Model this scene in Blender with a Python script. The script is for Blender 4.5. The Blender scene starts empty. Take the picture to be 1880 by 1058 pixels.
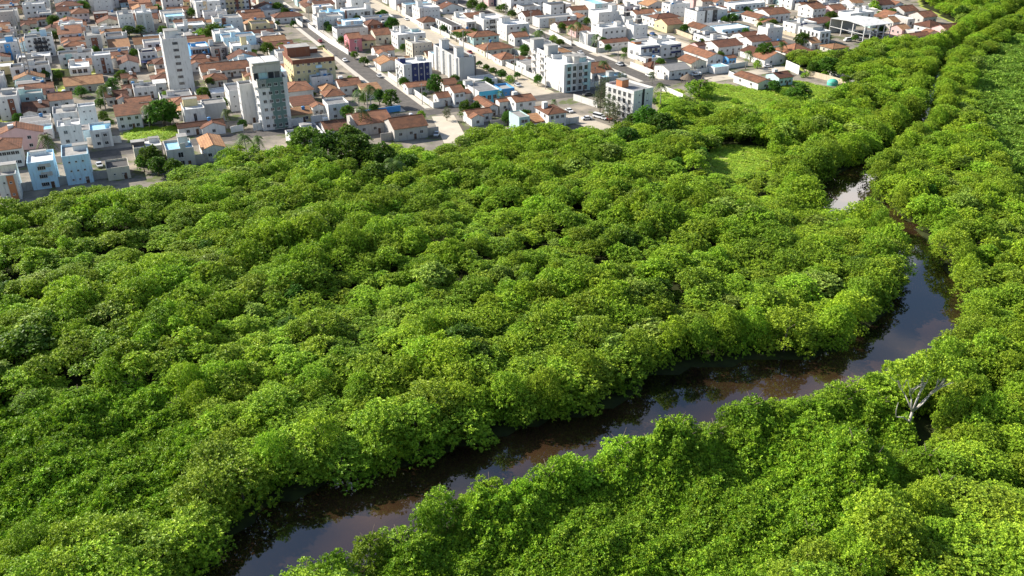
import bpy, math, random
import numpy as np
from mathutils import Vector
S = bpy.context.scene
R = math.radians
# ------------------------------------------------------------------ camera, sky, sun, exposure
CAM_H, PITCH, FOC = 100.0, 27.5, 1600.0      # metres, degrees below level, focal length in photo pixels
cd = bpy.data.cameras.new("camera"); cam = bpy.data.objects.new("camera", cd); S.collection.objects.link(cam)
cam.location = (0, 0, CAM_H); cam.rotation_euler = (R(90 - PITCH), 0, 0)
cd.sensor_width = 36; cd.lens = FOC / 1880 * 36; cd.clip_start = 1; cd.clip_end = 6000
S.camera = cam
SUN_AZ, SUN_EL = 159.0, 33.5                 # azimuth counter-clockwise from +X
w = bpy.data.worlds.new("World"); S.world = w; w.use_nodes = True
nt = w.node_tree; nt.nodes.clear(); N = nt.nodes.new; L = nt.links.new
out = N('ShaderNodeOutputWorld'); bg = N('ShaderNodeBackground'); bg.inputs[1].default_value = 0.10
sky = N('ShaderNodeTexSky'); sky.sky_type = 'NISHITA'; sky.sun_disc = False
sky.sun_elevation = R(SUN_EL); sky.sun_rotation = R(90 - SUN_AZ); sky.altitude = 50; sky.dust_density = 1.0; sky.ozone_density = 1.5
tc = N('ShaderNodeTexCoord')
n1 = N('ShaderNodeTexNoise'); n1.inputs['Scale'].default_value = 2.6; n1.inputs['Detail'].default_value = 6; n1.inputs['Roughness'].default_value = .55; n1.inputs['Distortion'].default_value = .3
mp = N('ShaderNodeMapping'); mp.inputs['Scale'].default_value = (1, 1, 2.4); mp.inputs['Location'].default_value = (3.1, 1.7, .4)
rp = N('ShaderNodeValToRGB'); rp.color_ramp.elements[0].position = .58; rp.color_ramp.elements[1].position = .74
mx = N('ShaderNodeMix'); mx.data_type = 'RGBA'; mx.inputs['B'].default_value = (6.0, 5.2, 4.9, 1)
L(tc.outputs['Generated'], mp.inputs[0]); L(mp.outputs[0], n1.inputs[0]); L(n1.outputs[0], rp.inputs[0]); L(rp.outputs[0], mx.inputs['Factor'])
L(sky.outputs[0], mx.inputs['A'])
# bright low cloud bank, unseen, added so the upper river mirrors its glare
vm = N('ShaderNodeVectorMath'); vm.operation = 'DISTANCE'; vm.inputs[1].default_value = (.34, .885, .325)
L(tc.outputs['Generated'], vm.inputs[0])
n2 = N('ShaderNodeMath'); n2.operation = 'MULTIPLY_ADD'; n2.inputs[1].default_value = .12; L(n1.outputs[0], n2.inputs[0]); L(vm.outputs['Value'], n2.inputs[2])
r2 = N('ShaderNodeValToRGB'); r2.color_ramp.elements[0].position = .13; r2.color_ramp.elements[0].color = (1, 1, 1, 1); r2.color_ramp.elements[1].position = .19; r2.color_ramp.elements[1].color = (0, 0, 0, 1)
L(n2.outputs[0], r2.inputs[0])
m2 = N('ShaderNodeMix'); m2.data_type = 'RGBA'; m2.inputs['B'].default_value = (15, 14.2, 13.6, 1)
L(r2.outputs[0], m2.inputs['Factor']); L(mx.outputs['Result'], m2.inputs['A'])
L(m2.outputs['Result'], bg.inputs[0]); L(bg.outputs[0], out.inputs[0])
sl = bpy.data.lights.new("sun", 'SUN'); sl.energy = 5.0; sl.angle = R(.5); sl.color = (1, .94, .84)
sun = bpy.data.objects.new("sun", sl); S.collection.objects.link(sun); sun.location = (-200, 60, 250)
sd = Vector((math.cos(R(SUN_AZ)) * math.cos(R(SUN_EL)), math.sin(R(SUN_AZ)) * math.cos(R(SUN_EL)), math.sin(R(SUN_EL))))
sun.rotation_euler = sd.to_track_quat('Z', 'Y').to_euler()
S.view_settings.view_transform = 'Standard'; S.view_settings.look = 'None'; S.view_settings.gamma = 1; S.view_settings.exposure = 0.88
try:
    S.cycles.max_bounces = 6; S.cycles.transparent_max_bounces = 4; S.cycles.diffuse_bounces = 3; S.cycles.transmission_bounces = 3
except Exception: pass
# ------------------------------------------------------------------ where a photo pixel meets the ground (metres)
CTH, STH = math.cos(R(PITCH)), math.sin(R(PITCH))
def G(px, py, z=0.0):
    dx = (px - 940) / FOC; dy = -(py - 529) / FOC
    d = Vector((dx, CTH + dy * STH, -STH + dy * CTH)); t = (z - CAM_H) / d.z
    return Vector((d.x * t, d.y * t, z))
def PX(x, y, z=0.0):
    z -= CAM_H; zc = y * CTH - z * STH
    if zc < 1: return (1e5, 1e5, 1)
    return (940 + FOC * x / zc, 529 - FOC * (y * STH + z * CTH) / zc, zc)
GA = 25.0                                     # the street grid is turned 25 degrees
AX = Vector((math.cos(R(GA)), math.sin(R(GA)), 0)); BX = Vector((-AX.y, AX.x, 0))
def W(u, v, z=0.0): p = AX * u + BX * v; return Vector((p.x, p.y, z))
def UV(p): return (p.x * AX.x + p.y * AX.y, p.x * BX.x + p.y * BX.y)
def inside(x, y, poly):
    c = False; j = len(poly) - 1
    for i in range(len(poly)):
        xi, yi = poly[i]; xj, yj = poly[j]
        if (yi > y) != (yj > y) and x < (xj - xi) * (y - yi) / (yj - yi) + xi: c = not c
        j = i
    return c
rnd = random.Random(11)
# ------------------------------------------------------------------ mesh helpers
class MB:
    def __init__(s): s.v = []; s.f = []; s.m = []
    def add(s, vs, fs, m=0):
        o = len(s.v); s.v += [tuple(a) for a in vs]; s.f += [tuple(o + i for i in f) for f in fs]; s.m += [m] * len(fs); return s
    def box(s, x0, x1, y0, y1, z0, z1, m=0, top=True, bot=True):
        vs = [(x0, y0, z0), (x1, y0, z0), (x1, y1, z0), (x0, y1, z0), (x0, y0, z1), (x1, y0, z1), (x1, y1, z1), (x0, y1, z1)]
        fs = [(0, 1, 5, 4), (1, 2, 6, 5), (2, 3, 7, 6), (3, 0, 4, 7)]
        if top: fs.append((4, 5, 6, 7))
        if bot: fs.append((3, 2, 1, 0))
        return s.add(vs, fs, m)
    def quad(s, a, b, c, d, m=0): return s.add([a, b, c, d], [(0, 1, 2, 3)], m)
    def tube(s, pts, rad, n=6, m=0, cap=True):
        pts = [Vector(p) for p in pts]; o = []
        for i, p in enumerate(pts):
            t = (pts[min(i + 1, len(pts) - 1)] - pts[max(i - 1, 0)]).normalized()
            a = t.cross(Vector((0, 0, 1)) if abs(t.z) < .9 else Vector((1, 0, 0))).normalized(); b = t.cross(a)
            r = rad[i] if hasattr(rad, '__len__') else rad
            for k in range(n):
                an = 2 * math.pi * k / n; o.append(p + (a * math.cos(an) + b * math.sin(an)) * r)
        fs = []
        for i in range(len(pts) - 1):
            for k in range(n): fs.append((i * n + k, i * n + (k + 1) % n, (i + 1) * n + (k + 1) % n, (i + 1) * n + k))
        if cap: fs.append(tuple(range(n))[::-1]); fs.append(tuple((len(pts) - 1) * n + k for k in range(n)))
        return s.add(o, fs, m)
    def mesh(s, name, mats, smooth=False):
        me = bpy.data.meshes.new(name); me.from_pydata(s.v, [], s.f); me.update()
        for m in mats: me.materials.append(m)
        if len(mats) > 1: me.polygons.foreach_set('material_index', s.m)
        if smooth: me.polygons.foreach_set('use_smooth', [True] * len(me.polygons))
        return me
    def obj(s, name, mats, parent=None, smooth=False):
        if not isinstance(mats, (list, tuple)): mats = [mats]
        return link(name, s.mesh(name, mats, smooth), parent)
def link(name, data, parent=None, loc=None, rz=0):
    o = bpy.data.objects.new(name, data); S.collection.objects.link(o)
    if parent: o.parent = parent
    if loc is not None: o.location = loc
    if rz: o.rotation_euler[2] = rz
    return o
def tag(o, label, cat, group=None):
    o['label'] = label; o['category'] = cat
    if group: o['group'] = group
    return o
def struct(o, kind='structure'): o['kind'] = kind; return o
def npmesh(name, V, F, mats, smooth=False):
    me = bpy.data.meshes.new(name); n = F.shape[1]
    me.vertices.add(len(V)); me.vertices.foreach_set('co', V.astype(np.float32).ravel())
    me.loops.add(F.size); me.loops.foreach_set('vertex_index', F.astype(np.int32).ravel())
    me.polygons.add(len(F)); me.polygons.foreach_set('loop_start', np.arange(0, F.size, n, dtype=np.int32))
    me.update(calc_edges=True); me.validate()
    for m in mats: me.materials.append(m)
    if smooth: me.polygons.foreach_set('use_smooth', [True] * len(me.polygons))
    return me
# ------------------------------------------------------------------ materials
MATS = {}
def pmat(name, col, rough=.8, var=.12, scale=.6, dirt=0.0, bump=0.0, spec=.3, streak=False, grime=(.16, .14, .11)):
    """painted / mineral surface: base colour with blotchy variation and optional rain streaks"""
    if name in MATS: return MATS[name]
    m = bpy.data.materials.new(name); m.use_nodes = True; t = m.node_tree; b = t.nodes['Principled BSDF']; n = t.nodes.new; l = t.links.new
    b.inputs['Roughness'].default_value = rough; b.inputs['Specular IOR Level'].default_value = spec
    g = n('ShaderNodeNewGeometry'); oi = n('ShaderNodeObjectInfo')
    ns = n('ShaderNodeTexNoise'); ns.inputs['Scale'].default_value = scale; ns.inputs['Detail'].default_value = 6; ns.inputs['Roughness'].default_value = .65
    l(g.outputs['Position'], ns.inputs[0])
    hs = n('ShaderNodeHueSaturation'); hs.inputs['Color'].default_value = (*col, 1)
    ma = n('ShaderNodeMapRange'); ma.inputs[1].default_value = .25; ma.inputs[2].default_value = .75; ma.inputs[3].default_value = 1 - var; ma.inputs[4].default_value = 1 + var
    l(ns.outputs[0], ma.inputs[0])
    mo = n('ShaderNodeMapRange'); mo.inputs[3].default_value = 1 - var * .8; mo.inputs[4].default_value = 1 + var * .5; l(oi.outputs['Random'], mo.inputs[0])
    mu = n('ShaderNodeMath'); mu.operation = 'MULTIPLY'; l(ma.outputs[0], mu.inputs[0]); l(mo.outputs[0], mu.inputs[1]); l(mu.outputs[0], hs.inputs['Value'])
    last = hs.outputs[0]
    if dirt:
        mpp = n('ShaderNodeMapping'); mpp.inputs['Scale'].default_value = (1.6, 1.6, .22) if streak else (.5, .5, .5); l(g.outputs['Position'], mpp.inputs[0])
        nd = n('ShaderNodeTexNoise'); nd.inputs['Scale'].default_value = 1.0; nd.inputs['Detail'].default_value = 5; nd.inputs['Roughness'].default_value = .7; l(mpp.outputs[0], nd.inputs[0])
        rr = n('ShaderNodeMapRange'); rr.inputs[1].default_value = .52; rr.inputs[2].default_value = .74; rr.inputs[4].default_value = dirt; l(nd.outputs[0], rr.inputs[0])
        mi = n('ShaderNodeMix'); mi.data_type = 'RGBA'; mi.inputs['B'].default_value = (*grime, 1); l(rr.outputs[0], mi.inputs['Factor']); l(last, mi.inputs['A']); last = mi.outputs['Result']
    l(last, b.inputs['Base Color'])
    if bump:
        bp = n('ShaderNodeBump'); bp.inputs['Strength'].default_value = bump; bp.inputs['Distance'].default_value = .1
        nb = n('ShaderNodeTexNoise'); nb.inputs['Scale'].default_value = 3; nb.inputs['Detail'].default_value = 4; l(g.outputs['Position'], nb.inputs[0]); l(nb.outputs[0], bp.inputs['Height']); l(bp.outputs[0], b.inputs['Normal'])
    MATS[name] = m; return m
def tilemat(name, col, col2):
    """clay roof tiles: rows of tiles down the slope, patchy ageing, dark lichen"""
    m = bpy.data.materials.new(name); m.use_nodes = True; t = m.node_tree; b = t.nodes['Principled BSDF']; n = t.nodes.new; l = t.links.new
    b.inputs['Roughness'].default_value = .85; b.inputs['Specular IOR Level'].default_value = .2
    g = n('ShaderNodeNewGeometry'); oi = n('ShaderNodeObjectInfo'); tc = n('ShaderNodeTexCoord')
    n1 = n('ShaderNodeTexNoise'); n1.inputs['Scale'].default_value = .45; n1.inputs['Detail'].default_value = 7; n1.inputs['Roughness'].default_value = .7; l(g.outputs['Position'], n1.inputs[0])
    r1 = n('ShaderNodeValToRGB'); e = r1.color_ramp.elements; e[0].position = .3; e[0].color = (*col2, 1); e[1].position = .62; e[1].color = (*col, 1)
    l(n1.outputs[0], r1.inputs[0])
    n2 = n('ShaderNodeTexNoise'); n2.inputs['Scale'].default_value = 5; n2.inputs['Detail'].default_value = 3; l(g.outputs['Position'], n2.inputs[0])
    wv = n('ShaderNodeTexWave'); wv.inputs['Scale'].default_value = 1.0; wv.bands_direction = 'X'; l(tc.outputs['Object'], wv.inputs[0])
    wz = n('ShaderNodeTexWave'); wz.inputs['Scale'].default_value = 1.1; wz.bands_direction = 'Z'; l(tc.outputs['Object'], wz.inputs[0])
    hs = n('ShaderNodeHueSaturation'); l(r1.outputs[0], hs.inputs['Color'])
    mo = n('ShaderNodeMapRange'); mo.inputs[3].default_value = .68; mo.inputs[4].default_value = 1.18; l(oi.outputs['Random'], mo.inputs[0])
    m2 = n('ShaderNodeMapRange'); m2.inputs[1].default_value = .3; m2.inputs[2].default_value = .7; m2.inputs[3].default_value = .72; m2.inputs[4].default_value = 1.2; l(n2.outputs[0], m2.inputs[0])
    m3 = n('ShaderNodeMapRange'); m3.inputs[3].default_value = .82; m3.inputs[4].default_value = 1.08; l(wz.outputs['Fac'], m3.inputs[0])
    a = n('ShaderNodeMath'); a.operation = 'MULTIPLY'; l(mo.outputs[0], a.inputs[0]); l(m2.outputs[0], a.inputs[1])
    a2 = n('ShaderNodeMath'); a2.operation = 'MULTIPLY'; l(a.outputs[0], a2.inputs[0]); l(m3.outputs[0], a2.inputs[1]); l(a2.outputs[0], hs.inputs['Value'])
    l(hs.outputs[0], b.inputs['Base Color'])
    bp = n('ShaderNodeBump'); bp.inputs['Strength'].default_value = .5; bp.inputs['Distance'].default_value = .12; l(wv.outputs['Fac'], bp.inputs['Height']); l(bp.outputs[0], b.inputs['Normal'])
    MATS[name] = m; return m
WALLC = dict(W=(.65, .64, .615), C=(.60, .55, .44), G=(.42, .42, .41), D=(.10, .09, .085), K=(.03, .03, .035), B=(.19, .075, .045), Y=(.62, .53, .30),
             N=(.035, .045, .13), T=(.62, .47, .30), L=(.50, .70, .82), P=(.55, .20, .22), E=(.12, .185, .165), S=(.42, .58, .56), U=(.10, .33, .62), Q=(.12, .55, .72),
             R=(.32, .11, .075), O=(.50, .20, .09), V=(.50, .47, .43), M=(.62, .42, .40))
WALLN = dict(W='white', C='cream', G='grey', D='dark grey', K='black', B='brown', Y='yellow', N='navy', T='tan', L='pale blue', P='pink', E='green', S='pale teal', U='blue', Q='turquoise', R='maroon', O='orange', V='weathered', M='rose')
def wall(c): return pmat('paint_' + WALLN[c].replace(' ', '_'), WALLC[c], .75, .08, .35, .62 if c in 'WCSLV' else .35, .15, .25, True, (.20, .18, .15))
ROOFC = dict(dk=(.075, .072, .07), cc=(.30, .29, .27), wh=(.62, .62, .60), tn=(.46, .38, .27), bl=(.30, .55, .68), gr=(.20, .20, .20), br=(.16, .09, .06))
def froof(c): return pmat('flat_roof_' + c, ROOFC[c], .85, .25, .45, .55, .3, .2, False, (.10, .09, .08))
TILE = [tilemat('clay_tile', (.31, .14, .075), (.13, .07, .048)), tilemat('old_tile', (.20, .085, .05), (.09, .05, .036)), tilemat('light_tile', (.43, .24, .12), (.27, .13, .07))]
FIBRE = pmat('fibre_cement', (.27, .26, .25), .9, .25, .5, .6, .3)
GLASS = pmat('window_glass', (.022, .026, .032), .12, .3, .3, 0, 0, .6)
FRAME = pmat('window_frame', (.55, .54, .52), .6, .1)
CONC = pmat('concrete', (.36, .34, .31), .9, .2, .6, .5, .3)
WHITEW = pmat('whitewash', (.65, .64, .60), .85, .1, .4, .6, .3, .2, True, (.26, .23, .19))
GREYW = pmat('rendered_grey_wall', (.40, .37, .34), .9, .18, .5, .6, .3, .2, True, (.12, .11, .09))
BEIGEW = pmat('beige_wall', (.56, .46, .33), .9, .14, .5, .5, .3, .2, True, (.20, .16, .11))
BLUEW = pmat('blue_painted_wall', (.08, .30, .62), .7, .1, .5, .2)
BARK = pmat('bark', (.17, .13, .10), .95, .3, 2, 0, .5)
PALEBARK = pmat('pale_bark', (.40, .37, .33), .9, .2, 1.5, .3, .4)
METAL = pmat('painted_metal', (.55, .56, .57), .5, .1)
TANKW = pmat('white_tank', (.74, .75, .76), .5, .08)
TANKB = pmat('blue_tank', (.06, .20, .42), .45, .1)
def leafmat(name, c0, c1, hv=.03, trans=.35):
    m = bpy.data.materials.new(name); m.use_nodes = True; t = m.node_tree; t.nodes.clear(); n = t.nodes.new; l = t.links.new
    o = n('ShaderNodeOutputMaterial'); g = n('ShaderNodeNewGeometry'); oi = n('ShaderNodeObjectInfo')
    r = n('ShaderNodeValToRGB'); e = r.color_ramp.elements; e[0].color = (*c0, 1); e[1].color = (*c1, 1); e[0].position = .0; e[1].position = 1
    ti = n('ShaderNodeAttribute'); ti.attribute_name = 'tint'; mt = n('ShaderNodeMath'); mt.operation = 'MULTIPLY_ADD'; mt.inputs[1].default_value = .28; tm = n('ShaderNodeMath'); tm.operation = 'MULTIPLY'; tm.inputs[1].default_value = .72
    l(ti.outputs['Fac'], tm.inputs[0]); l(g.outputs['Random Per Island'], mt.inputs[0]); l(tm.outputs[0], mt.inputs[2]); l(mt.outputs[0], r.inputs[0])
    hs = n('ShaderNodeHueSaturation'); l(r.outputs[0], hs.inputs['Color'])
    a = n('ShaderNodeMapRange'); a.inputs[3].default_value = .5 - hv * .5; a.inputs[4].default_value = .5 + hv; l(oi.outputs['Random'], a.inputs[0]); l(a.outputs[0], hs.inputs['Hue'])
    q = n('ShaderNodeMath'); q.operation = 'MULTIPLY'; q.inputs[1].default_value = 7.31; l(oi.outputs['Random'], q.inputs[0])
    fr = n('ShaderNodeMath'); fr.operation = 'FRACT'; l(q.outputs[0], fr.inputs[0])
    v = n('ShaderNodeMapRange'); v.inputs[3].default_value = .70; v.inputs[4].default_value = 1.12; l(fr.outputs[0], v.inputs[0])
    ns = n('ShaderNodeTexNoise'); ns.inputs['Scale'].default_value = .045; ns.inputs['Detail'].default_value = 2; l(g.outputs['Position'], ns.inputs[0])
    v2 = n('ShaderNodeMapRange'); v2.inputs[1].default_value = .3; v2.inputs[2].default_value = .7; v2.inputs[3].default_value = .82; v2.inputs[4].default_value = 1.15; l(ns.outputs[0], v2.inputs[0])
    vm = n('ShaderNodeMath'); vm.operation = 'MULTIPLY'; l(v.outputs[0], vm.inputs[0]); l(v2.outputs[0], vm.inputs[1]); l(vm.outputs[0], hs.inputs['Value'])
    b = n('ShaderNodeBsdfPrincipled'); b.inputs['Roughness'].default_value = .55; b.inputs['Specular IOR Level'].default_value = .25
    tr = n('ShaderNodeBsdfTranslucent'); mxs = n('ShaderNodeMixShader'); mxs.inputs[0].default_value = trans
    l(hs.outputs[0], b.inputs['Base Color']); l(hs.outputs[0], tr.inputs[0]); l(b.outputs[0], mxs.inputs[1]); l(tr.outputs[0], mxs.inputs[2]); l(mxs.outputs[0], o.inputs[0])
    MATS[name] = m; return m
LEAF = leafmat('mangrove_leaves', (.105, .23, .012), (.53, .69, .046), .016, .19)
LEAFD = leafmat('dark_leaves', (.05, .125, .012), (.17, .29, .028))
LEAFV = leafmat('vine_leaves', (.10, .24, .012), (.47, .665, .040), .012, .20)
LEAFP = leafmat('palm_fronds', (.09, .15, .022), (.21, .28, .05))
LEAFM = leafmat('marsh_leaves', (.13, .26, .03), (.40, .58, .07), .012, .26)
LEAF2 = leafmat('greyish_mangrove_leaves', (.15, .25, .03), (.47, .59, .08), .010, .2)
LEAFG = leafmat('feathery_leaves', (.10, .13, .06), (.19, .21, .10))
GRASS = leafmat('grass_blades', (.34, .50, .04), (.58, .68, .10), .02)
# ------------------------------------------------------------------ zones, drawn on the ground as seen in the photo
TOWN = [(-200, -150), (1660, -150), (1690, 10), (1790, 65), (1700, 92), (1600, 98), (1560, 110), (1500, 112), (1440, 118), (1575, 160), (1560, 172), (1470, 150), (1420, 150), (1400, 168), (1300, 160), (1262, 196), (1190, 240), (1110, 262), (1060, 262), (980, 268), (930, 262), (850, 268), (815, 288), (700, 285), (600, 288), (520, 296), (440, 302), (400, 318), (330, 342), (210, 364), (60, 395), (-200, 440)]
FAR = [(260, 1190), (330, 1110), (405, 1030), (490, 932), (600, 892), (718, 864), (880, 810), (1000, 780), (1130, 745), (1200, 695), (1300, 672), (1420, 664), (1540, 650), (1600, 605), (1640, 565), (1655, 510), (1640, 460), (1590, 415), (1520, 402), (1472, 372), (1490, 338), (1560, 312), (1610, 285), (1650, 255), (1690, 215), (1700, 170), (1708, 140), (1735, 100), (1790, 70), (1850, 35), (1900, 5)]
NEAR = [(390, 1165), (490, 1102), (640, 1074), (703, 1026), (764, 974), (856, 936), (960, 915), (1060, 885), (1150, 860), (1260, 815), (1360, 785), (1480, 755), (1600, 735), (1700, 700), (1760, 640), (1775, 590), (1765, 535), (1730, 490), (1700, 440), (1675, 410), (1640, 392), (1606, 362), (1598, 332), (1632, 299), (1672, 263), (1712, 228), (1717, 180), (1727, 145), (1755, 106), (1803, 77), (1866, 43), (1918, 10)]
RIVER = FAR + NEAR[::-1]
LCARP = [(-60, 775), (60, 742), (180, 735), (290, 718), (350, 760), (385, 830), (390, 905), (420, 965), (360, 1005), (260, 1015), (120, 1045), (-60, 1015)]
RCARP = [(760, 1035), (880, 965), (960, 925), (1080, 892), (1180, 868), (1300, 822), (1420, 780), (1560, 762), (1660, 775), (1690, 840), (1725, 905), (1650, 965), (1560, 1015), (1480, 1068), (1400, 1130), (520, 1150), (660, 1085)]
MARSH = [(1786, 128), (1850, 76), (2400, -40), (2400, 1000), (2060, 760), (1945, 650), (1885, 500), (1848, 370), (1815, 280), (1778, 205)]
GRASSES = [[(1262, 192), (1300, 152), (1400, 166), (1418, 150), (1470, 150), (1560, 172), (1530, 200), (1450, 212), (1380, 228), (1310, 222), (1268, 225)],
           [(1283, 288), (1330, 268), (1405, 272), (1412, 300), (1388, 330), (1345, 342), (1298, 324)],
           [(225, 248), (250, 236), (322, 232), (324, 248), (290, 262), (240, 262)],
           [(1205, 172), (1250, 165), (1262, 195), (1215, 210)]]
def wpoly(p): return [tuple(G(*q)[:2]) for q in p]
wTOWN, wRIV, wLC, wRC, wMA = map(wpoly, (TOWN, RIVER, LCARP, RCARP, MARSH)); wGR = [wpoly(g) for g in GRASSES]
def zone(x, y):
    if inside(x, y, wRIV): return 'river'
    for g in wGR:
        if inside(x, y, g): return 'grass'
    if inside(x, y, wTOWN): return 'town'
    if inside(x, y, wLC): return 'left_carpet'
    if inside(x, y, wRC): return 'right_carpet'
    if inside(x, y, wMA): return 'marsh'
    return 'forest'
MOUNDS = [(1250, 858, 8, 6), (1200, 868, 5.2, 5), (1150, 885, 4, 5), (880, 975, 6.2, 5), (965, 945, 5.5, 4.5), (920, 985, 4, 5), (1400, 800, 4.6, 6), (1340, 815, 3.2, 5), (1500, 775, 4.5, 6), (1575, 900, 9, 4.6), (1550, 855, 5, 6), (1500, 900, 3, 5), (1600, 770, 4.5, 5),
          (150, 790, 4, 5), (300, 760, 4.5, 5), (110, 860, 2, 5), (330, 850, 3, 5), (380, 930, 3, 4), (200, 950, 2, 6), (20, 900, 2.4, 5), (1400, 960, 1.8, 8), (1080, 1010, 2.2, 8), (1240, 1040, 1.5, 7), (60, 800, 3, 6), (250, 900, 1.6, 7), (760, 1050, 4.5, 5)]
WM = [(*G(a, b)[:2], h, r) for a, b, h, r in MOUNDS]
def carpet_z(x, y):
    z = 1.5 + .7 * math.sin(x * .23 + 1.3 * math.sin(y * .11)) + .6 * math.sin(y * .31 + x * .13 + math.sin(x * .2)) + .45 * math.sin(x * .71 - y * .53 + math.sin(y * .4)) + .35 * math.sin(x * 1.3 + 1.7 * math.sin(y * .9)) * math.sin(y * 1.15 + x * .4)
    for mx_, my_, h, r in WM:
        d2 = ((x - mx_) ** 2 + (y - my_) ** 2) / (r * r)
        if d2 < 5: z += .62 * h * math.exp(-d2 * 1.1) * (1 + .3 * math.sin(x * 1.1 + y * .6) * math.sin(y * 1.4 - x * .5))
    return max(z, .3)
# ------------------------------------------------------------------ ground: one sheet, sunk below the water inside the river
def axis(lo, hi, step, far0, far1):
    a = list(np.arange(lo, hi + .1, step)); s = step * 1.6; x = lo
    while x > far0: x -= s; s *= 1.6; a.insert(0, max(x, far0))
    s = step * 1.6; x = hi
    while x < far1: x += s; s *= 1.6; a.append(min(x, far1))
    return a
gx = axis(-190, 330, 3.0, -2500, 2500); gy = axis(70, 640, 3.0, -400, 4000)
V = []; ZC = []
for y in gy:
    for x in gx:
        k = zone(x, y) if (-200 < x < 360 and 60 < y < 660) else ('town' if y > 420 and x < 300 else 'forest')
        V.append((x, y, -1.6 if k == 'river' else 0)); ZC.append(1.0 if k == 'town' else .5 if k == 'grass' else 0.0)
nx = len(gx); F = np.array([(j * nx + i, j * nx + i + 1, (j + 1) * nx + i + 1, (j + 1) * nx + i) for j in range(len(gy) - 1) for i in range(nx - 1)])
gm = bpy.data.materials.new('ground_soil'); gm.use_nodes = True; t = gm.node_tree; b = t.nodes['Principled BSDF']; n = t.nodes.new; l = t.links.new
b.inputs['Roughness'].default_value = .95; b.inputs['Specular IOR Level'].default_value = .1
ge = n('ShaderNodeNewGeometry'); at = n('ShaderNodeAttribute'); at.attribute_name = 'zone'
na = n('ShaderNodeTexNoise'); na.inputs['Scale'].default_value = .09; na.inputs['Detail'].default_value = 8; na.inputs['Roughness'].default_value = .65; l(ge.outputs['Position'], na.inputs[0])
ra = n('ShaderNodeValToRGB'); e = ra.color_ramp.elements; e[0].position = .36; e[0].color = (.12, .105, .085, 1); e[1].position = .68; e[1].color = (.36, .31, .24, 1)
e2 = e.new(.47); e2.color = (.19, .17, .145, 1); e2 = e.new(.42); e2.color = (.12, .15, .05, 1); l(na.outputs[0], ra.inputs[0])
nb = n('ShaderNodeTexNoise'); nb.inputs['Scale'].default_value = .4; nb.inputs['Detail'].default_value = 5; l(ge.outputs['Position'], nb.inputs[0])
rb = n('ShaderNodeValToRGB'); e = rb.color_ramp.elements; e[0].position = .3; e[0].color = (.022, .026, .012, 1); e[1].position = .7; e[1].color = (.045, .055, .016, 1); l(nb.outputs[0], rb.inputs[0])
rc = n('ShaderNodeValToRGB'); e = rc.color_ramp.elements; e[0].position = .3; e[0].color = (.26, .36, .04, 1); e[1].position = .7; e[1].color = (.50, .50, .13, 1); l(na.outputs[0], rc.inputs[0])
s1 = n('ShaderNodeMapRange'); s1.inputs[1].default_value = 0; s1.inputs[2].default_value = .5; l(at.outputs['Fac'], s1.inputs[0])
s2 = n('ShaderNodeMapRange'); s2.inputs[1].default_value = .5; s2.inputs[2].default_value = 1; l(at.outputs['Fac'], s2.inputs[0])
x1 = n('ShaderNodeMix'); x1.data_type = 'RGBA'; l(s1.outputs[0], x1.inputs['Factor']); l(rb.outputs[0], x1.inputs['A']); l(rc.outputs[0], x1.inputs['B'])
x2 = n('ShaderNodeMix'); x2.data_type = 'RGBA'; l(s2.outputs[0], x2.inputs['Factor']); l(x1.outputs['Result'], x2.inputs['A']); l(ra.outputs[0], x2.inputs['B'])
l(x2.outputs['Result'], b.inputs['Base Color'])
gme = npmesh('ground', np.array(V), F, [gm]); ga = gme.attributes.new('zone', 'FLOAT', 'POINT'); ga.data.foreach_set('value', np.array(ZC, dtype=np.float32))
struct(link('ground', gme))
# ------------------------------------------------------------------ river water
wm = bpy.data.materials.new('river_water'); wm.use_nodes = True; t = wm.node_tree; b = t.nodes['Principled BSDF']; n = t.nodes.new; l = t.links.new
b.inputs['Roughness'].default_value = .03; b.inputs['IOR'].default_value = 1.95; b.inputs['Specular IOR Level'].default_value = .5
ge = n('ShaderNodeNewGeometry'); na = n('ShaderNodeTexNoise'); na.inputs['Scale'].default_value = .05; na.inputs['Detail'].default_value = 2; l(ge.outputs['Position'], na.inputs[0])
ra = n('ShaderNodeValToRGB'); e = ra.color_ramp.elements; e[0].position = .35; e[0].color = (.010, .0065, .005, 1); e[1].position = .66; e[1].color = (.046, .024, .012, 1); l(na.outputs[0], ra.inputs[0]); l(ra.outputs[0], b.inputs['Base Color'])
nb = n('ShaderNodeTexNoise'); nb.inputs['Scale'].default_value = 1.4; nb.inputs['Detail'].default_value = 4; l(ge.outputs['Position'], nb.inputs[0])
bp = n('ShaderNodeBump'); bp.inputs['Strength'].default_value = .05; bp.inputs['Distance'].default_value = .05; l(nb.outputs[0], bp.inputs['Height']); l(bp.outputs[0], b.inputs['Normal'])
mb = MB(); mb.quad((-185, 72, -.35), (328, 72, -.35), (328, 700, -.35), (-185, 700, -.35))   # the land sheet covers it outside the banks
struct(mb.obj('river_water', wm))
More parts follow.
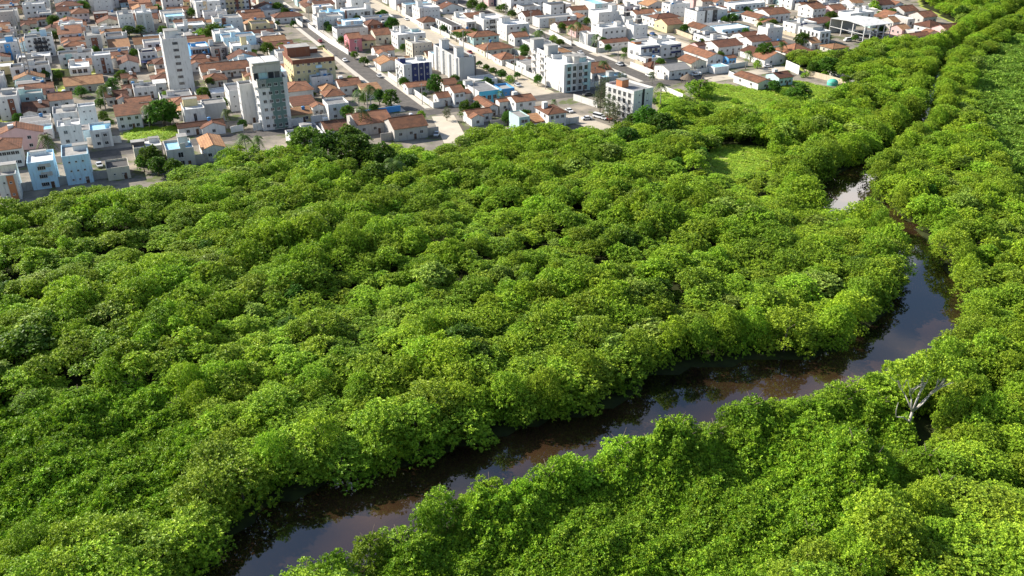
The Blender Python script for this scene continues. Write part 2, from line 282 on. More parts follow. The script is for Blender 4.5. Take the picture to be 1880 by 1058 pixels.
# ------------------------------------------------------------------ streets on the 57 m grid
ASPH = pmat('worn_asphalt', (.125, .115, .105), .9, .22, .25, .5, .2, .15, False, (.22, .19, .15))
SAND = pmat('sandy_verge', (.44, .38, .29), .95, .2, .3, .55, .2, .1, False, (.16, .18, .06))
PAVE = pmat('pavement_slabs', (.48, .44, .38), .9, .15, .5, .5, .2, .15, False, (.25, .22, .17))
DIRT = pmat('pale_dirt_road', (.50, .44, .35), .95, .18, .25, .4, .2, .1, False, (.30, .25, .18))
def strip(mbx, u0, u1, v0, v1, z):
    n_ = max(1, int(max(abs(u1 - u0), abs(v1 - v0)) / 12))
    mbx.add([W(u0, v0, z), W(u1, v0, z), W(u1, v1, z), W(u0, v1, z)], [(0, 1, 2, 3)])
def kstrip(mbx, u0, u1, v0, v1, z0, z1):
    p = [W(u0, v0), W(u1, v0), W(u1, v1), W(u0, v1)]
    vs = [(q.x, q.y, z0) for q in p] + [(q.x, q.y, z1) for q in p]
    mbx.add(vs, [(0, 1, 5, 4), (1, 2, 6, 5), (2, 3, 7, 6), (3, 0, 4, 7), (4, 5, 6, 7)])
US = [112, 169.5, 226, 283, 340]; VS = [328]
for i, u in enumerate(US):
    v0 = {112: 333, 169.5: 333, 226: 333}.get(u, 345)
    m_ = MB(); strip(m_, u - 4.2, u + 4.2, v0, 760, .02); struct(m_.obj('street', ASPH if u in (112, 226, 340) else DIRT))
    m_ = MB()
    for a_, b_ in ((max(333.5, v0), 760),):
        kstrip(m_, u - 6.6, u - 4.2, a_, b_, 0, .13); kstrip(m_, u + 4.2, u + 6.6, a_, b_, 0, .13)
    struct(m_.obj('pavement', PAVE if u in (112, 226) else SAND))
for v in VS:
    m_ = MB(); strip(m_, -60 if v < 400 else -170, 262 if v < 400 else 430, v - 4, v + 4, .024); struct(m_.obj('cross_street', ASPH if v < 400 else DIRT))
for p0, p1, wd in (((1300, 147), (1445, 124), 8), ((813, 213), (838, 262), 9), ((1040, 212), (1112, 238), 9), ((1088, 101), (1180, 90), 8), ((600, 95), (560, 98), 8)):
    a, c = G(*p0), G(*p1); dr = (c - a).normalized(); nn = Vector((-dr.y, dr.x, 0)) * wd / 2
    m_ = MB(); m_.quad(*[Vector((q.x, q.y, .028)) for q in (a - nn, c - nn, c + nn, a + nn)]); struct(m_.obj('lane', DIRT))
# ------------------------------------------------------------------ parts shared by buildings
def win_mesh(wd, ht, nm='window', bars=1):
    m = MB(); f = .09; g_ = MB()
    m.box(-wd / 2, wd / 2, -.07, 0, -ht / 2, -ht / 2 + f, 0); m.box(-wd / 2, wd / 2, -.07, 0, ht / 2 - f, ht / 2, 0)
    m.box(-wd / 2, -wd / 2 + f, -.065, 0, -ht / 2 + f, ht / 2 - f, 0); m.box(wd / 2 - f, wd / 2, -.065, 0, -ht / 2 + f, ht / 2 - f, 0)
    for k in range(bars):
        c = -wd / 2 + wd * (k + 1) / (bars + 1); m.box(c - .03, c + .03, -.06, 0, -ht / 2 + f, ht / 2 - f, 0)
    g_.box(-wd / 2 + f, wd / 2 - f, -.03, -.004, -ht / 2 + f, ht / 2 - f)
    m.box(-wd / 2 - .08, wd / 2 + .08, -.14, 0, -ht / 2 - .1, -ht / 2 - .003, 0)
    return m.mesh(nm, [FRAME]), g_.mesh('pane', [GLASS])
WIN = {'n': win_mesh(1.3, 1.25), 's': win_mesh(.7, .6, bars=0), 'w': win_mesh(2.3, 1.3, bars=3), 't': win_mesh(1.2, 4.2, bars=1), 'f': win_mesh(1.7, 1.9), 'b': win_mesh(1.6, 2.1)}
def door_mesh():
    m = MB(); m.box(-.5, .5, -.06, 0, 0, 2.1, 0); m.box(-.58, -.5, -.1, 0, 0, 2.18, 1); m.box(.5, .58, -.1, 0, 0, 2.18, 1); m.box(-.5, .5, -.1, 0, 2.1, 2.18, 1); m.box(.32, .4, -.1, -.06, 1, 1.1, 1)
    return m.mesh('door', [pmat('door_wood', (.12, .065, .04), .6, .2), FRAME])
DOOR = door_mesh()
def garage_mesh():
    m = MB()
    for k in range(8): m.box(-1.4, 1.4, -.05 - .015 * (k % 2), 0, .3 * k, .3 * k + .3, 0)
    return m.mesh('garage_door', [METAL])
GARAGE = garage_mesh()
def tank_mesh(mat):
    m = MB(); n_ = 12; pr = [(.6, 0), (.72, .7), (.75, 1.0), (.8, 1.02), (.62, 1.22), (.16, 1.32)]
    vs = [(r * math.cos(2 * math.pi * k / n_), r * math.sin(2 * math.pi * k / n_), z) for r, z in pr for k in range(n_)]
    fs = [(i * n_ + k, i * n_ + (k + 1) % n_, (i + 1) * n_ + (k + 1) % n_, (i + 1) * n_ + k) for i in range(len(pr) - 1) for k in range(n_)] + [tuple((len(pr) - 1) * n_ + k for k in range(n_))]
    m.add(vs, fs); return m.mesh('water_tank', [mat], True)
TANKM = {'w': tank_mesh(TANKW), 'b': tank_mesh(TANKB)}
BUILT = []                                        # (centre, half width, half depth, angle, object, short name, height)
def put(root, mesh, name, x, y, z, rz=0, sc=None):
    if isinstance(mesh, tuple):
        o = link(name, mesh[0], root, (x, y, z), rz); link('pane', mesh[1], o)
    else: o = link(name, mesh, root, (x, y, z), rz)
    if sc: o.scale = sc
    return o
def facade(root, side, w, d, rows, z0, cols, typ='n', fh=3.0, x0=None, x1=None, off=0.0, strips=()):
    """a grid of windows on one wall; side f(ront) l(eft) r(ight)"""
    W_ = w if side == 'f' else d; a = -W_ / 2 + .9 if x0 is None else x0; b_ = W_ / 2 - .9 if x1 is None else x1
    for r_ in range(rows):
        for c in range(cols):
            s = a + (b_ - a) * (c + .5) / cols; z = z0 + r_ * fh
            ty = typ[(c + r_ * 0) % len(typ)]
            if side == 'f': put(root, WIN[ty], 'window', s, -d / 2 - (.224 if any((q[0] - .5) * w - .6 < s < (q[1] - .5) * w + .6 and (len(q) < 4 or q[3] - .6 < z < q[4] + .6) for q in strips) else off), z)
            elif side == 'l': put(root, WIN[ty], 'window', -w / 2 - off, -s, z, -math.pi / 2)
            else: put(root, WIN[ty], 'window', w / 2 + off, s, z, math.pi / 2)
def stair(root, x, y, w, d, h, z, c):
    m = MB(); m.box(x - w / 2, x + w / 2, y - d / 2, y + d / 2, z + .003, z + h, 0, True, False)
    o = m.obj('stair_tower', wall(c), root); m = MB()
    m.box(x - w / 2 - .12, x + w / 2 + .12, y - d / 2 - .12, y + d / 2 + .12, z + h + .003, z + h + .15, 0); m.obj('cap_slab', froof('cc'), o); return o
def flat(root, w, d, h, wc='W', rc='cc', par=.8, front=None, strips=(), tank=(), win=None, lwin=None, rwin=None, bal=(), fl=None, ledge=None, awn=None, door=True, rim=None):
    """flat roofed block: walls with parapet, roof deck, windows, balconies, roof towers"""
    t = .18; z = h - par; m = MB()
    X, Y = w / 2, d / 2
    m.box(-X, X, -Y, Y, 0, h, 0, False, False)
    xi, yi = X - t, Y - t
    m.add([(-xi, -yi, z), (xi, -yi, z), (xi, yi, z), (-xi, yi, z), (-xi, -yi, h), (xi, -yi, h), (xi, yi, h), (-xi, yi, h)], [(0, 4, 5, 1), (1, 5, 6, 2), (2, 6, 7, 3), (3, 7, 4, 0)], 0)
    m.add([(-X, -Y, h), (X, -Y, h), (X, Y, h), (-X, Y, h), (-xi, -yi, h), (xi, -yi, h), (xi, yi, h), (-xi, yi, h)], [(0, 1, 5, 4), (1, 2, 6, 5), (2, 3, 7, 6), (3, 0, 4, 7)], 0)
    m.obj('wall', wall(wc), root)
    m = MB(); m.box(-xi, xi, -yi, yi, z - .15, z + .002, 0); m.obj('roof', froof(rc), root)
    if rim:
        m = MB(); o = .1
        for b_ in ((-X - o, X + o, -Y - o, -Y - .004), (-X - o, X + o, Y + .004, Y + o), (-X - o, -X - .004, -Y, Y), (X + .004, X + o, -Y, Y)): m.box(*b_, h - rim[1], h + .04, 0)
        m.obj('cornice', wall(rim[0]), root)
    if front:
        m = MB(); m.box(-X + .05, X - .05, -Y - .06, -Y - .004, .15, h - .15, 0); m.obj('front_panel', wall(front), root)
    off = .064 if front else 0.0
    for s in strips:
        a, b_, c = s[:3]; z0, z1 = (s[3], s[4]) if len(s) > 3 else (.1, h + .12)
        m = MB(); m.box(-X + w * a, -X + w * b_, -Y - .22, -Y - .003 - off, z0, z1, 0); m.obj('facade_strip', wall(c), root)
    fl = fl or max(1, int((h - .4) / 2.9)); fh = (h - par) / fl
    if win is None: win = (max(1, int(w / 3.2)), 'n')
    if win: facade(root, 'f', w, d, fl, fh * .55, win[0], win[1], fh, off=off + .002, strips=strips)
    if lwin: facade(root, 'l', w, d, fl, fh * .55, lwin[0], lwin[1], fh)
    if rwin: facade(root, 'r', w, d, fl, fh * .55, rwin[0], rwin[1], fh)
    for bb in bal:
        side, f, bw, c, dep = bb
        if side == 'fin':
            cy = -Y + d * f; m = MB(); n_ = 8; pts = [(-X - .005 - dep * math.sin(math.pi * q / n_), cy - bw / 2 * math.cos(math.pi * q / n_)) for q in range(n_ + 1)]; N_ = n_ + 1
            m.add([(p, q, .1) for p, q in pts] + [(p, q, h - .4) for p, q in pts], [(q, q + 1, N_ + q + 1, N_ + q) for q in range(n_)] + [tuple(range(N_)), tuple(range(N_, 2 * N_))[::-1]]); m.obj('fin', wall(c), root); continue
        for k in range(1, fl):
            m = MB(); zz = k * fh
            if side == 'fin': pass
            elif side == 'f':
                cx = -X + w * f; m.box(cx - bw / 2, cx + bw / 2, -Y - dep, -Y - .23, zz - .12, zz, 0); m.box(cx - bw / 2, cx + bw / 2, -Y - dep, -Y - dep + .1, zz + .001, zz + 1.0, 0)
                m.box(cx - bw / 2, cx - bw / 2 + .1, -Y - dep + .101, -Y - .23, zz + .001, zz + 1, 0); m.box(cx + bw / 2 - .1, cx + bw / 2, -Y - dep + .101, -Y - .23, zz + .001, zz + 1, 0)
            else:
                cy = -Y + d * f; n_ = 8; pts = [(-X - .005 - dep * math.sin(math.pi * q / n_), cy - bw / 2 * math.cos(math.pi * q / n_)) for q in range(n_ + 1)]
                vs = [(p, q, zz - .1) for p, q in pts] + [(p, q, zz + 1.0) for p, q in pts]; N_ = n_ + 1
                m.add(vs, [(q, q + 1, N_ + q + 1, N_ + q) for q in range(n_)] + [tuple(range(N_)), tuple(range(N_, 2 * N_))[::-1]], 0)
            m.obj('balcony', wall(c), root)
    for tk in tank:
        fx, fy, tw, td, th, c = tk
        if c in 'wb' and tw == 0: put(root, TANKM[c], 'water_tank', -X + w * fx, -Y + d * fy, z + .01, 0, (td, td, th))
        else: stair(root, -X + w * fx, -Y + d * fy, tw, td, th, z, c)
    if door: put(root, DOOR, 'door', X * .55, -Y - off - .002, .02)
    if awn:
        c, dep, zz, x0, x1 = awn; m = MB(); m.add([(-X + x0, -Y - dep, zz - .5), (-X + x1, -Y - dep, zz - .5), (-X + x1, -Y - .25, zz), (-X + x0, -Y - .25, zz), (-X + x0, -Y - dep, zz - .62), (-X + x1, -Y - dep, zz - .62), (-X + x1, -Y - .25, zz - .12), (-X + x0, -Y - .25, zz - .12)],
            [(0, 1, 2, 3), (7, 6, 5, 4), (0, 4, 5, 1), (1, 5, 6, 2), (3, 7, 4, 0), (2, 6, 7, 3)]); m.obj('awning', wall(c), root)
        m = MB()
        for q in range(5): xx = -X + x0 + .2 + (x1 - x0 - .4) * q / 4; m.tube([(xx, -Y - dep + .2, 0), (xx, -Y - dep + .2, zz - .63)], .07, 5)
        m.obj('awning_posts', METAL, root)
def slab(m, prof, x0, x1, axis='x', th=.16, mi=0):
    """extrude a roof profile [(y,z)...] along x (or y)"""
    n_ = len(prof); vs = []
    for x in (x0, x1):
        vs += [(x, y, z) for y, z in prof] + [(x, y, z - th) for y, z in prof]
    if axis == 'y': vs = [(y, x, z) for x, y, z in vs]
    fs = []; o = 2 * n_
    for i in range(n_ - 1):
        fs += [(i, i + 1, o + i + 1, o + i), (n_ + i, o + n_ + i, o + n_ + i + 1, n_ + i + 1), (i, n_ + i, n_ + i + 1, i + 1), (o + i, o + i + 1, o + n_ + i + 1, o + n_ + i)]
    fs += [(0, o, o + n_, n_), (n_ - 1, 2 * n_ - 1, o + 2 * n_ - 1, o + n_ - 1)]
    m.add(vs, fs, mi)
def gable(root, cx, cy, w, d, h, ax, s, wc, tile, o=.5, nm='roof'):
    """walls and tiled roof of one gabled volume; ridge along ax"""
    m = MB(); X, Y = w / 2, d / 2; m.box(cx - X, cx + X, cy - Y, cy + Y, 0, h, 0, False, False)
    hw = (Y if ax == 'x' else X); r = hw * s
    if ax == 'x':
        for e in (-X, X): m.add([(cx + e, cy - Y, h), (cx + e, cy + Y, h), (cx + e, cy, h + r)], [(0, 1, 2)])
    else:
        for e in (-Y, Y): m.add([(cx - X, cy + e, h), (cx + X, cy + e, h), (cx, cy + e, h + r)], [(0, 1, 2)])
    m.obj('wall', wall(wc), root)
    m = MB(); c = cy if ax == 'x' else cx; L0 = (cx - X - o * .6, cx + X + o * .6) if ax == 'x' else (cy - Y - o * .6, cy + Y + o * .6)
    slab(m, [(c - hw - o, h - o * s + .1), (c, h + r + .1), (c + hw + o, h - o * s + .1)], L0[0], L0[1], ax, .14)
    o_ = m.obj(nm, TILE[tile] if isinstance(tile, int) else tile, root); m = MB()
    m.box(*((L0[0], L0[1], c - .14, c + .14) if ax == 'x' else (c - .14, c + .14, L0[0], L0[1])), h + r + .08, h + r + .2)
    m.obj('ridge_tiles', TILE[1] if tile != FIBRE else FIBRE, o_)
def hip(root, w, d, h, s, wc, tile, o=.6):
    m = MB(); X, Y = w / 2, d / 2; m.box(-X, X, -Y, Y, 0, h, 0, False, False); m.obj('wall', wall(wc), root)
    m = MB(); X += o; Y += o; k = min(X, Y); r = k * s; z = h - o * s + .12
    p = [(-X, -Y, z), (X, -Y, z), (X, Y, z), (-X, Y, z)]
    a, b_ = ((-X + k, 0, z + r), (X - k + .01, 0, z + r)) if X >= Y else ((0, -Y + k, z + r), (0, Y - k + .01, z + r))
    if X >= Y: m.add(p + [a, b_], [(0, 1, 5, 4), (1, 2, 5), (2, 3, 4, 5), (3, 0, 4)])
    else: m.add(p + [a, b_], [(0, 1, 4), (1, 2, 5, 4), (2, 3, 5), (3, 0, 4, 5)])
    m.add([(x, y, zz - .15) for x, y, zz in p] , [(3, 2, 1, 0)]); m.add(p + [(x, y, zz - .15) for x, y, zz in p], [(0, 4, 5, 1), (1, 5, 6, 2), (2, 6, 7, 3), (3, 7, 4, 0)])
    m.tube([a, b_], .14, 5)
    for q, e_ in zip(p, (a, b_, b_, a) if X >= Y else (a, a, b_, b_)): m.tube([q, e_], .12, 5)
    m.obj('roof', TILE[tile] if isinstance(tile, int) else tile, root)
def house(root, w, d, h, kind='gx', wc='W', tile=0, s=.42, tank=None, win=None, lwin=True, annex=None, par=False):
    if kind == 'gx': gable(root, 0, 0, w, d, h, 'x', s, wc, tile)
    elif kind == 'gy': gable(root, 0, 0, w, d, h, 'y', s, wc, tile)
    elif kind == 'hip': hip(root, w, d, h, s, wc, tile)
    elif kind == 'L':
        gable(root, 0, d * .2, w, d * .6, h, 'x', s, wc, tile)
        gable(root, -w * .24, -d * .302, w * .5, d * .4, h - .25, 'y', s, wc, tile)
    elif kind == 'J':
        gable(root, 0, d * .2, w, d * .6, h, 'x', s, wc, tile)
        gable(root, w * .24, -d * .302, w * .5, d * .4, h - .25, 'y', s, wc, tile)
    elif kind == 'mono':
        r = d * s * .5; m = MB(); X, Y = w / 2, d / 2
        m.add([(-X, -Y, 0), (X, -Y, 0), (X, Y, 0), (-X, Y, 0), (-X, -Y, h), (X, -Y, h), (X, Y, h + r), (-X, Y, h + r)], [(0, 1, 5, 4), (1, 2, 6, 5), (2, 3, 7, 6), (3, 0, 4, 7)]); m.obj('wall', wall(wc), root)
        m = MB(); slab(m, [(-Y - .5, h - .5 * s * .5 + .1), (Y + .2, h + r + .1 + .1 * s)], -X - .3, X + .3, 'x', .14); m.obj('roof', TILE[tile] if isinstance(tile, int) else tile, root)
    elif kind == 'par':                         # roof sheets hidden behind low parapets
        flat(root, w, d, h, wc, 'gr', .5, win=0, door=False)
        m = MB(); slab(m, [(-d / 2 + .3, h - .35), (0, h + .25), (d / 2 - .3, h - .35)], -w / 2 + .25, w / 2 - .25, 'x', .1); m.obj('roof_sheets', FIBRE, root)
    fl = max(1, int((h + .3) / 2.8)); fh = h / fl
    n_ = win if win is not None else max(1, int(w / 3.4))
    fy = d
    if kind in 'LJ' and kind != '':
        sgn = -1 if kind == 'L' else 1
        for k in range(fl):
            put(root, WIN['n'], 'window', sgn * w * .24, -d * .502 - .003, k * fh + 1.55)
            put(root, WIN['n'], 'window', -sgn * w * .30, -d * .1 - .003, k * fh + 1.55)
        put(root, DOOR, 'door', -sgn * w * .1, -d * .1 - .003, .02)
    elif n_:
        facade(root, 'f', w, d, fl, fh * .52, n_, 'n', fh, x0=-w / 2 + .4, x1=w / 2 - .4, off=.003); put(root, DOOR, 'door', w * .12, -d / 2 - .004, .02)
    if lwin: facade(root, 'l', w, d * (.6 if kind in 'LJ' else 1), fl, fh * .52, 2 if d > 7 else 1, 'n', fh, off=.003) if kind not in 'LJ' else None
    if tank == 'tower':
        m = MB(); zz = h - .3; m.box(-w * .28 - .9, -w * .28 + .9, d * .1 - .9, d * .1 + .9, zz, h + d * s * .25 + 2.0, 0, True, False); m.obj('water_tower', wall(wc if wc in 'WGCV' else 'W'), root)
    elif tank: put(root, TANKM[tank], 'water_tank', w * .2, d * .08, h + (min(w, d) * .5 * s * .7 if kind not in ('par',) else .2), 0)
OFF = dict(a=(0, 0), b=(0, 170), c=(300, 0), d=(300, 120), e=(600, 0), f=(600, 100), g=(900, 0), h=(900, 100), i=(1200, 0), j=(1480, 0))
def pix(r, x, y): return OFF[r][0] + x / 4.7, OFF[r][1] + y / 4.7
def place(r, x0, y0, x1, h, d, ang=GA, ground=False):
    """front-left and right top corners on the photo -> centre on the ground and width"""
    px, py = pix(r, x0, y0); qx = OFF[r][0] + x1 / 4.7
    p = G(px, py, 0 if ground else h); a = Vector((math.cos(R(ang)), math.sin(R(ang)), 0)); b_ = Vector((-a.y, a.x, 0))
    lo, hi = .5, 80
    for _ in range(40):
        mid = (lo + hi) / 2; q = p + a * mid
        if PX(q.x, q.y, q.z)[0] < qx: lo = mid
        else: hi = mid
    w_ = lo; c = p + a * w_ / 2 + b_ * d / 2; return Vector((c.x, c.y, 0)), w_
def clear(c, w_, d_, ang, pad=.3):
    """how far a footprint overlaps what already stands (separating axes)"""
    worst = -9
    for (c2, w2, d2, a2, *_r) in BUILT:
        if (c - c2).length > (w_ + d_ + w2 + d2) * .5: continue
        best = 1e9
        for an in (ang, ang + 90, a2, a2 + 90):
            ax = Vector((math.cos(R(an)), math.sin(R(an)), 0))
            def ext(w, d, a): return abs(math.cos(R(a - an))) * w / 2 + abs(math.sin(R(a - an))) * d / 2
            best = min(best, ext(w_, d_, ang) + ext(w2, d2, a2) - abs((c - c2).dot(ax)))
        worst = max(worst, best)
    return worst < -pad, worst
def B(name, cat, short, label, r, x0, y0, x1, h, d, fn, ang=GA, ground=False, **k):
    c, w_ = place(r, x0, y0, x1, h, d, ang, ground)
    w_ = max(w_, 4.0)
    for _ in range(30):                                     # neighbours never run into each other
        ok, ov = clear(c, w_, d, ang, .05)
        if ok: break
        if d > 6.5 and _ % 2 == 0: d -= .5; c -= Vector((-math.sin(R(ang)), math.cos(R(ang)), 0)) * .25
        elif w_ > 5: w_ -= .4
        else: d = max(4, d - .4)
    root = link(name, None, None, c, R(ang)); tag(root, label, cat)
    fn(root, w_, d, h, **k); BUILT.append((c, w_, d, ang, root, short, h)); return root
# ------------------------------------------------------------------ the town, building by building
AB, HS, TW = 'apartment block', 'house', 'tower'
# tall landmarks first
B('apartment_tower', TW, 'the white nine storey tower', 'tall narrow white tower with a column of wide dark windows', 'a', 1480, 818, 1690, 23.5, 12, flat, ground=True, wc='W', rc='cc', fl=8, win=(1, 'w'), lwin=(3, 's'), tank=[(.45, .55, 5.5, 6, 3.2, 'W'), (.72, .3, 2, 2, 1.4, 'W')], strips=())
gt = B('apartment_tower', TW, 'the green and white tower', 'green and white tower with grey unfinished top floors above the street wall', 'c', 805, 690, 1062, 19.5, 12, flat, wc='W', rc='gr', fl=6, win=(4, 'n'), lwin=(3, 's'), strips=[(0, .30, 'W', 16, 19.4), (.0, .40, 'E', 16.2, 19.6), (.40, .86, 'E', .3, 19.62)], tank=[(.42, .52, 10, 8.5, 6.2, 'V')], bal=[('l', .14, 2.2, 'W', 1.0)])
m_ = MB(); m_.box(-6.5, -1.7, -5.2, 5.0, 25.1, 25.4); m_.box(-1.3, 3.6, -5.2, 5.0, 25.2, 25.5); m_.obj('top_slab', froof('wh'), gt)
m_ = MB(); m_.box(-6.4, 3.7, -4.32, -4.12, 21.6, 24.2); m_.obj('concrete_screen', wall('V'), gt)
for x0_, x1_, c_ in ((-6.2, -4.6, 'K'), (-4.3, -1.2, 'S'), (-.8, 1.2, 'K'), (1.6, 3.4, 'D')): m_ = MB(); m_.box(x0_, x1_, -4.25, -4.1, 19, 21.4); m_.obj('open_bay', wall(c_), gt)
B('apartment_block', AB, 'the white wing of the green tower', 'slim grey white wing with dark roof left of the green tower', 'c', 655, 735, 770, 15.5, 9, flat, wc='W', rc='dk', fl=5, win=0, lwin=(3, 's'))
B('apartment_block', AB, 'the yellow block with brown top', 'yellow apartment block with brown parapet and blue awning by the street', 'c', 1112, 522, 1474, 13.5, 20, flat, wc='Y', rc='tn', fl=4, win=(7, 'ns'), rim=('B', 1.9), lwin=(5, 'n'), tank=[(.27, .62, 10, 7, 4.2, 'B'), (.62, .8, 6, 4, 1.8, 'B')], bal=[('f', .60, 2.6, 'L', 1.0)], awn=('Q', 4.5, 3.2, .3, 23))
B('apartment_tower', TW, 'the striped tower at the top edge', 'brown white and yellow striped tower cut by the top edge', 'c', 462, 150, 768, 19, 14, flat, ground=True, wc='W', rc='cc', fl=6, win=(8, 'n'), strips=[(.0, .06, 'B'), (.30, .55, 'Y'), (.55, .66, 'B'), (.66, .80, 'Y'), (.94, 1, 'B')], lwin=(3, 'n'), bal=[('f', .43, 3, 'T', 1.0)])
B('apartment_block', AB, 'the long block with balcony rows', 'long white block with rows of round balconies and dark roof', 'g', 640, 560, 868, 12.3, 16, flat, wc='W', rc='wh', fl=4, win=(4, 'fb'), strips=[(.10, .26, 'S'), (.48, .64, 'G'), (.9, 1, 'S')], tank=[(.45, .5, 3.2, 4, 2.6, 'W'), (.60, .3, 2.6, 3, 2.8, 'V'), (.86, .5, 3.4, 8, 2.0, 'S')], bal=[('f', .8, 2.4, 'S', .9)])
B('apartment_block', AB, 'the rear wing with round balconies', 'long white wing with three columns of round grey balconies', 'g', 490, 480, 690, 13.4, 29, flat, wc='W', rc='dk', fl=4, win=0, lwin=(8, 'sn'), tank=[(.25, .22, 5, 4, 4.2, 'G'), (.25, .88, 5, 4, 4.2, 'G')], bal=[('l', .10, 2.6, 'V', 1.3), ('l', .48, 2.6, 'V', 1.3), ('l', .86, 2.6, 'V', 1.3)])
B('derelict_block', AB, 'the weathered derelict block', 'weathered derelict block overgrown with climbers at the forest edge', 'g', 1242, 788, 1408, 12, 16, flat, ang=37, wc='W', rc='gr', fl=4, win=(2, 's'), rim=('W', 1.3), strips=[(.44, .54, 'K')], lwin=(5, 'b'), tank=[(.30, .62, 3.6, 3.4, 3.0, 'O')])
B('apartment_block', AB, 'the grey block with white fins', 'long grey block with four white fins on its sunny side', 'e', 1142, 502, 1284, 11.5, 33, flat, wc='G', rc='dk', fl=4, win=0, lwin=(8, 's'), strips=[(.93, 1.0, 'D')], tank=[(.25, .16, 3.6, 3.4, 4.4, 'W'), (.25, .72, 3.6, 3.4, 4.4, 'W'), (.8, .06, 0, 1.0, 1, 'w')], bal=[('fin', .10, 3.2, 'W', .9), ('fin', .36, 3.2, 'W', .9), ('fin', .62, 3.2, 'W', .9), ('fin', .88, 3.2, 'W', .9)])
B('apartment_block', AB, 'the navy panelled block', 'white block with navy blue front panels and white fins', 'e', 662, 560, 905, 9.4, 12, flat, wc='W', rc='wh', fl=3, win=(4, 's'), strips=[(.28, .50, 'N'), (.54, .70, 'N'), (.74, .90, 'N')], lwin=(3, 'n'), tank=[(.12, .6, 2.6, 3, 2.2, 'N'), (.8, .8, 3, 2.4, 1.6, 'W')], bal=[('l', .3, 2, 'W', .9), ('l', .75, 2, 'W', .9)])
# left side, nearest row
B('light_blue_house', HS, 'the pale blue block with two long windows', 'pale blue block with two long windows and white roof terrace', 'b', 228, 612, 458, 9, 12, flat, wc='L', rc='wh', fl=3, win=(1, 'w'), strips=[(.42, .86, 'V', 4.2, 5.5), (.42, .86, 'V', 7, 8.2)], tank=[(.42, .88, 4.6, 1.6, 1.2, 'W')])
B('light_blue_house', HS, 'the pale blue block with small windows', 'pale blue block with few small windows and half grey roof', 'b', 528, 556, 757, 9.6, 13, flat, wc='L', rc='cc', fl=3, win=(3, 's'), tank=[(.74, .68, 4.4, 3, 1.6, 'W')])
B('plain_block', AB, 'the white block behind the pale blue one', 'plain white block with two windows right behind the pale blue block', 'b', 492, 296, 690, 10.5, 8, flat, wc='W', rc='wh', fl=3, win=(2, 'ns'), tank=[(.45, .5, 2.2, 2.2, 2, 'W')])
B('house', HS, 'the white block with brown panel', 'white block with brown panel and arched terrace at left edge', 'b', -40, 722, 132, 8.4, 11, flat, wc='W', rc='cc', fl=2, win=(2, 's'), strips=[(.50, .86, 'O', .2, 8)], tank=[(.62, .6, 4.5, 3, 2.2, 'C')])
B('tiled_house', HS, 'the hip roofed house with arcade', 'orange hip roofed house with a row of arched windows at left edge', 'b', -120, 508, 168, 6.6, 11, house, kind='hip', wc='W', tile=0, win=7)
B('house', HS, 'the white house with blue roof deck', 'small white house with pale blue roof deck and grey door panel', 'b', 772, 330, 952, 6.6, 10, flat, wc='W', rc='bl', fl=2, win=(2, 'n'), strips=[(.50, .88, 'G', .1, 5.6)], tank=[(.9, .5, 2, 2.6, 1.7, 'L')])
B('carport', HS, 'the low building with dark roof panels', 'low cream building with dark roof behind white parapet', 'b', 915, 658, 1112, 4.2, 9, flat, wc='C', rc='dk', par=.7, fl=1, win=(2, 's'), strips=())
B('house', HS, 'the cream house with roof terrace', 'cream house with open roof terrace half hidden by dark trees', 'b', 1150, 482, 1395, 6.6, 10, flat, wc='C', rc='wh', fl=2, win=(3, 'n'), tank=[(.2, .55, 4.2, 3, 1.5, 'D'), (.78, .75, 3.2, 2.2, 1.4, 'W')])
B('house', HS, 'the house with turquoise roof pool', 'white and grey house with bright roof pool and blocky chimney', 'b', 1432, 500, 1668, 6.6, 11, flat, wc='V', rc='bl', fl=2, win=(1, 'f'), strips=[(.52, .72, 'V', .1, 8.4)], tank=[(.70, .62, 3, 4, 3.2, 'V')])
B('tiled_house', HS, 'the house with tan gable roof', 'white house with big tan gable roof against the forest', 'b', 1752, 492, 1940, 4.6, 14, house, kind='gy', wc='W', tile=2, s=.34, win=2)
B('house', HS, 'the white house with tall window', 'white two storey house with one tall framed window and olive roof room', 'b', 1585, 150, 1764, 7.6, 11, flat, wc='W', rc='wh', fl=1, win=(1, 't'), tank=[(.44, .76, 5.2, 3, 2.8, 'Y')])
B('warehouse', 'warehouse', 'the grey windowless hall', 'grey windowless hall with bare walls beside the green tower', 'c', 320, 905, 560, 7.4, 10, flat, wc='G', rc='cc', fl=1, win=0, par=.5, door=False)
B('house', HS, 'the white block left of the green tower', 'white block with dark slit windows left of the green tower wing', 'c', 562, 785, 690, 8.6, 13, flat, wc='W', rc='gr', fl=2, win=(2, 's'), lwin=(3, 'n'))
B('tiled_house', HS, 'the house with mono pitch tile roof', 'white house with single sloping orange roof and grassy yard', 'b', 1000, 205, 1216, 5.6, 9, house, kind='mono', wc='W', tile=0, win=3, tank=None)
B('house', HS, 'the grey and white stepped block', 'grey and white stepped block left of the shaded plot', 'a', 452, 985, 660, 7, 11, flat, wc='W', rc='cc', fl=2, win=(2, 'sn'), tank=[(.68, .7, 4.4, 4, 1.2, 'W')])
B('tiled_house', HS, 'the brown roofed house with porch', 'brown roofed house with deep shaded porch and blue wall', 'a', 192, 975, 420, 3.6, 14, house, kind='L', wc='W', tile=1, tank='w', s=.36)
B('tiled_house', HS, 'the orange roof above the stepped block', 'orange roofed house directly behind the stepped grey block', 'a', 420, 870, 622, 4.2, 9, house, kind='gx', wc='W', tile=0, tank='w')
B('apartment_block', AB, 'the white block with brown recess', 'white block with brown recess and dark panel at left edge', 'a', -40, 842, 142, 9.4, 12, flat, wc='W', rc='cc', fl=3, win=(2, 's'), strips=[(.52, .80, 'B', .2, 8.2)], tank=[(.5, .7, 3.6, 3, 1.6, 'G')])
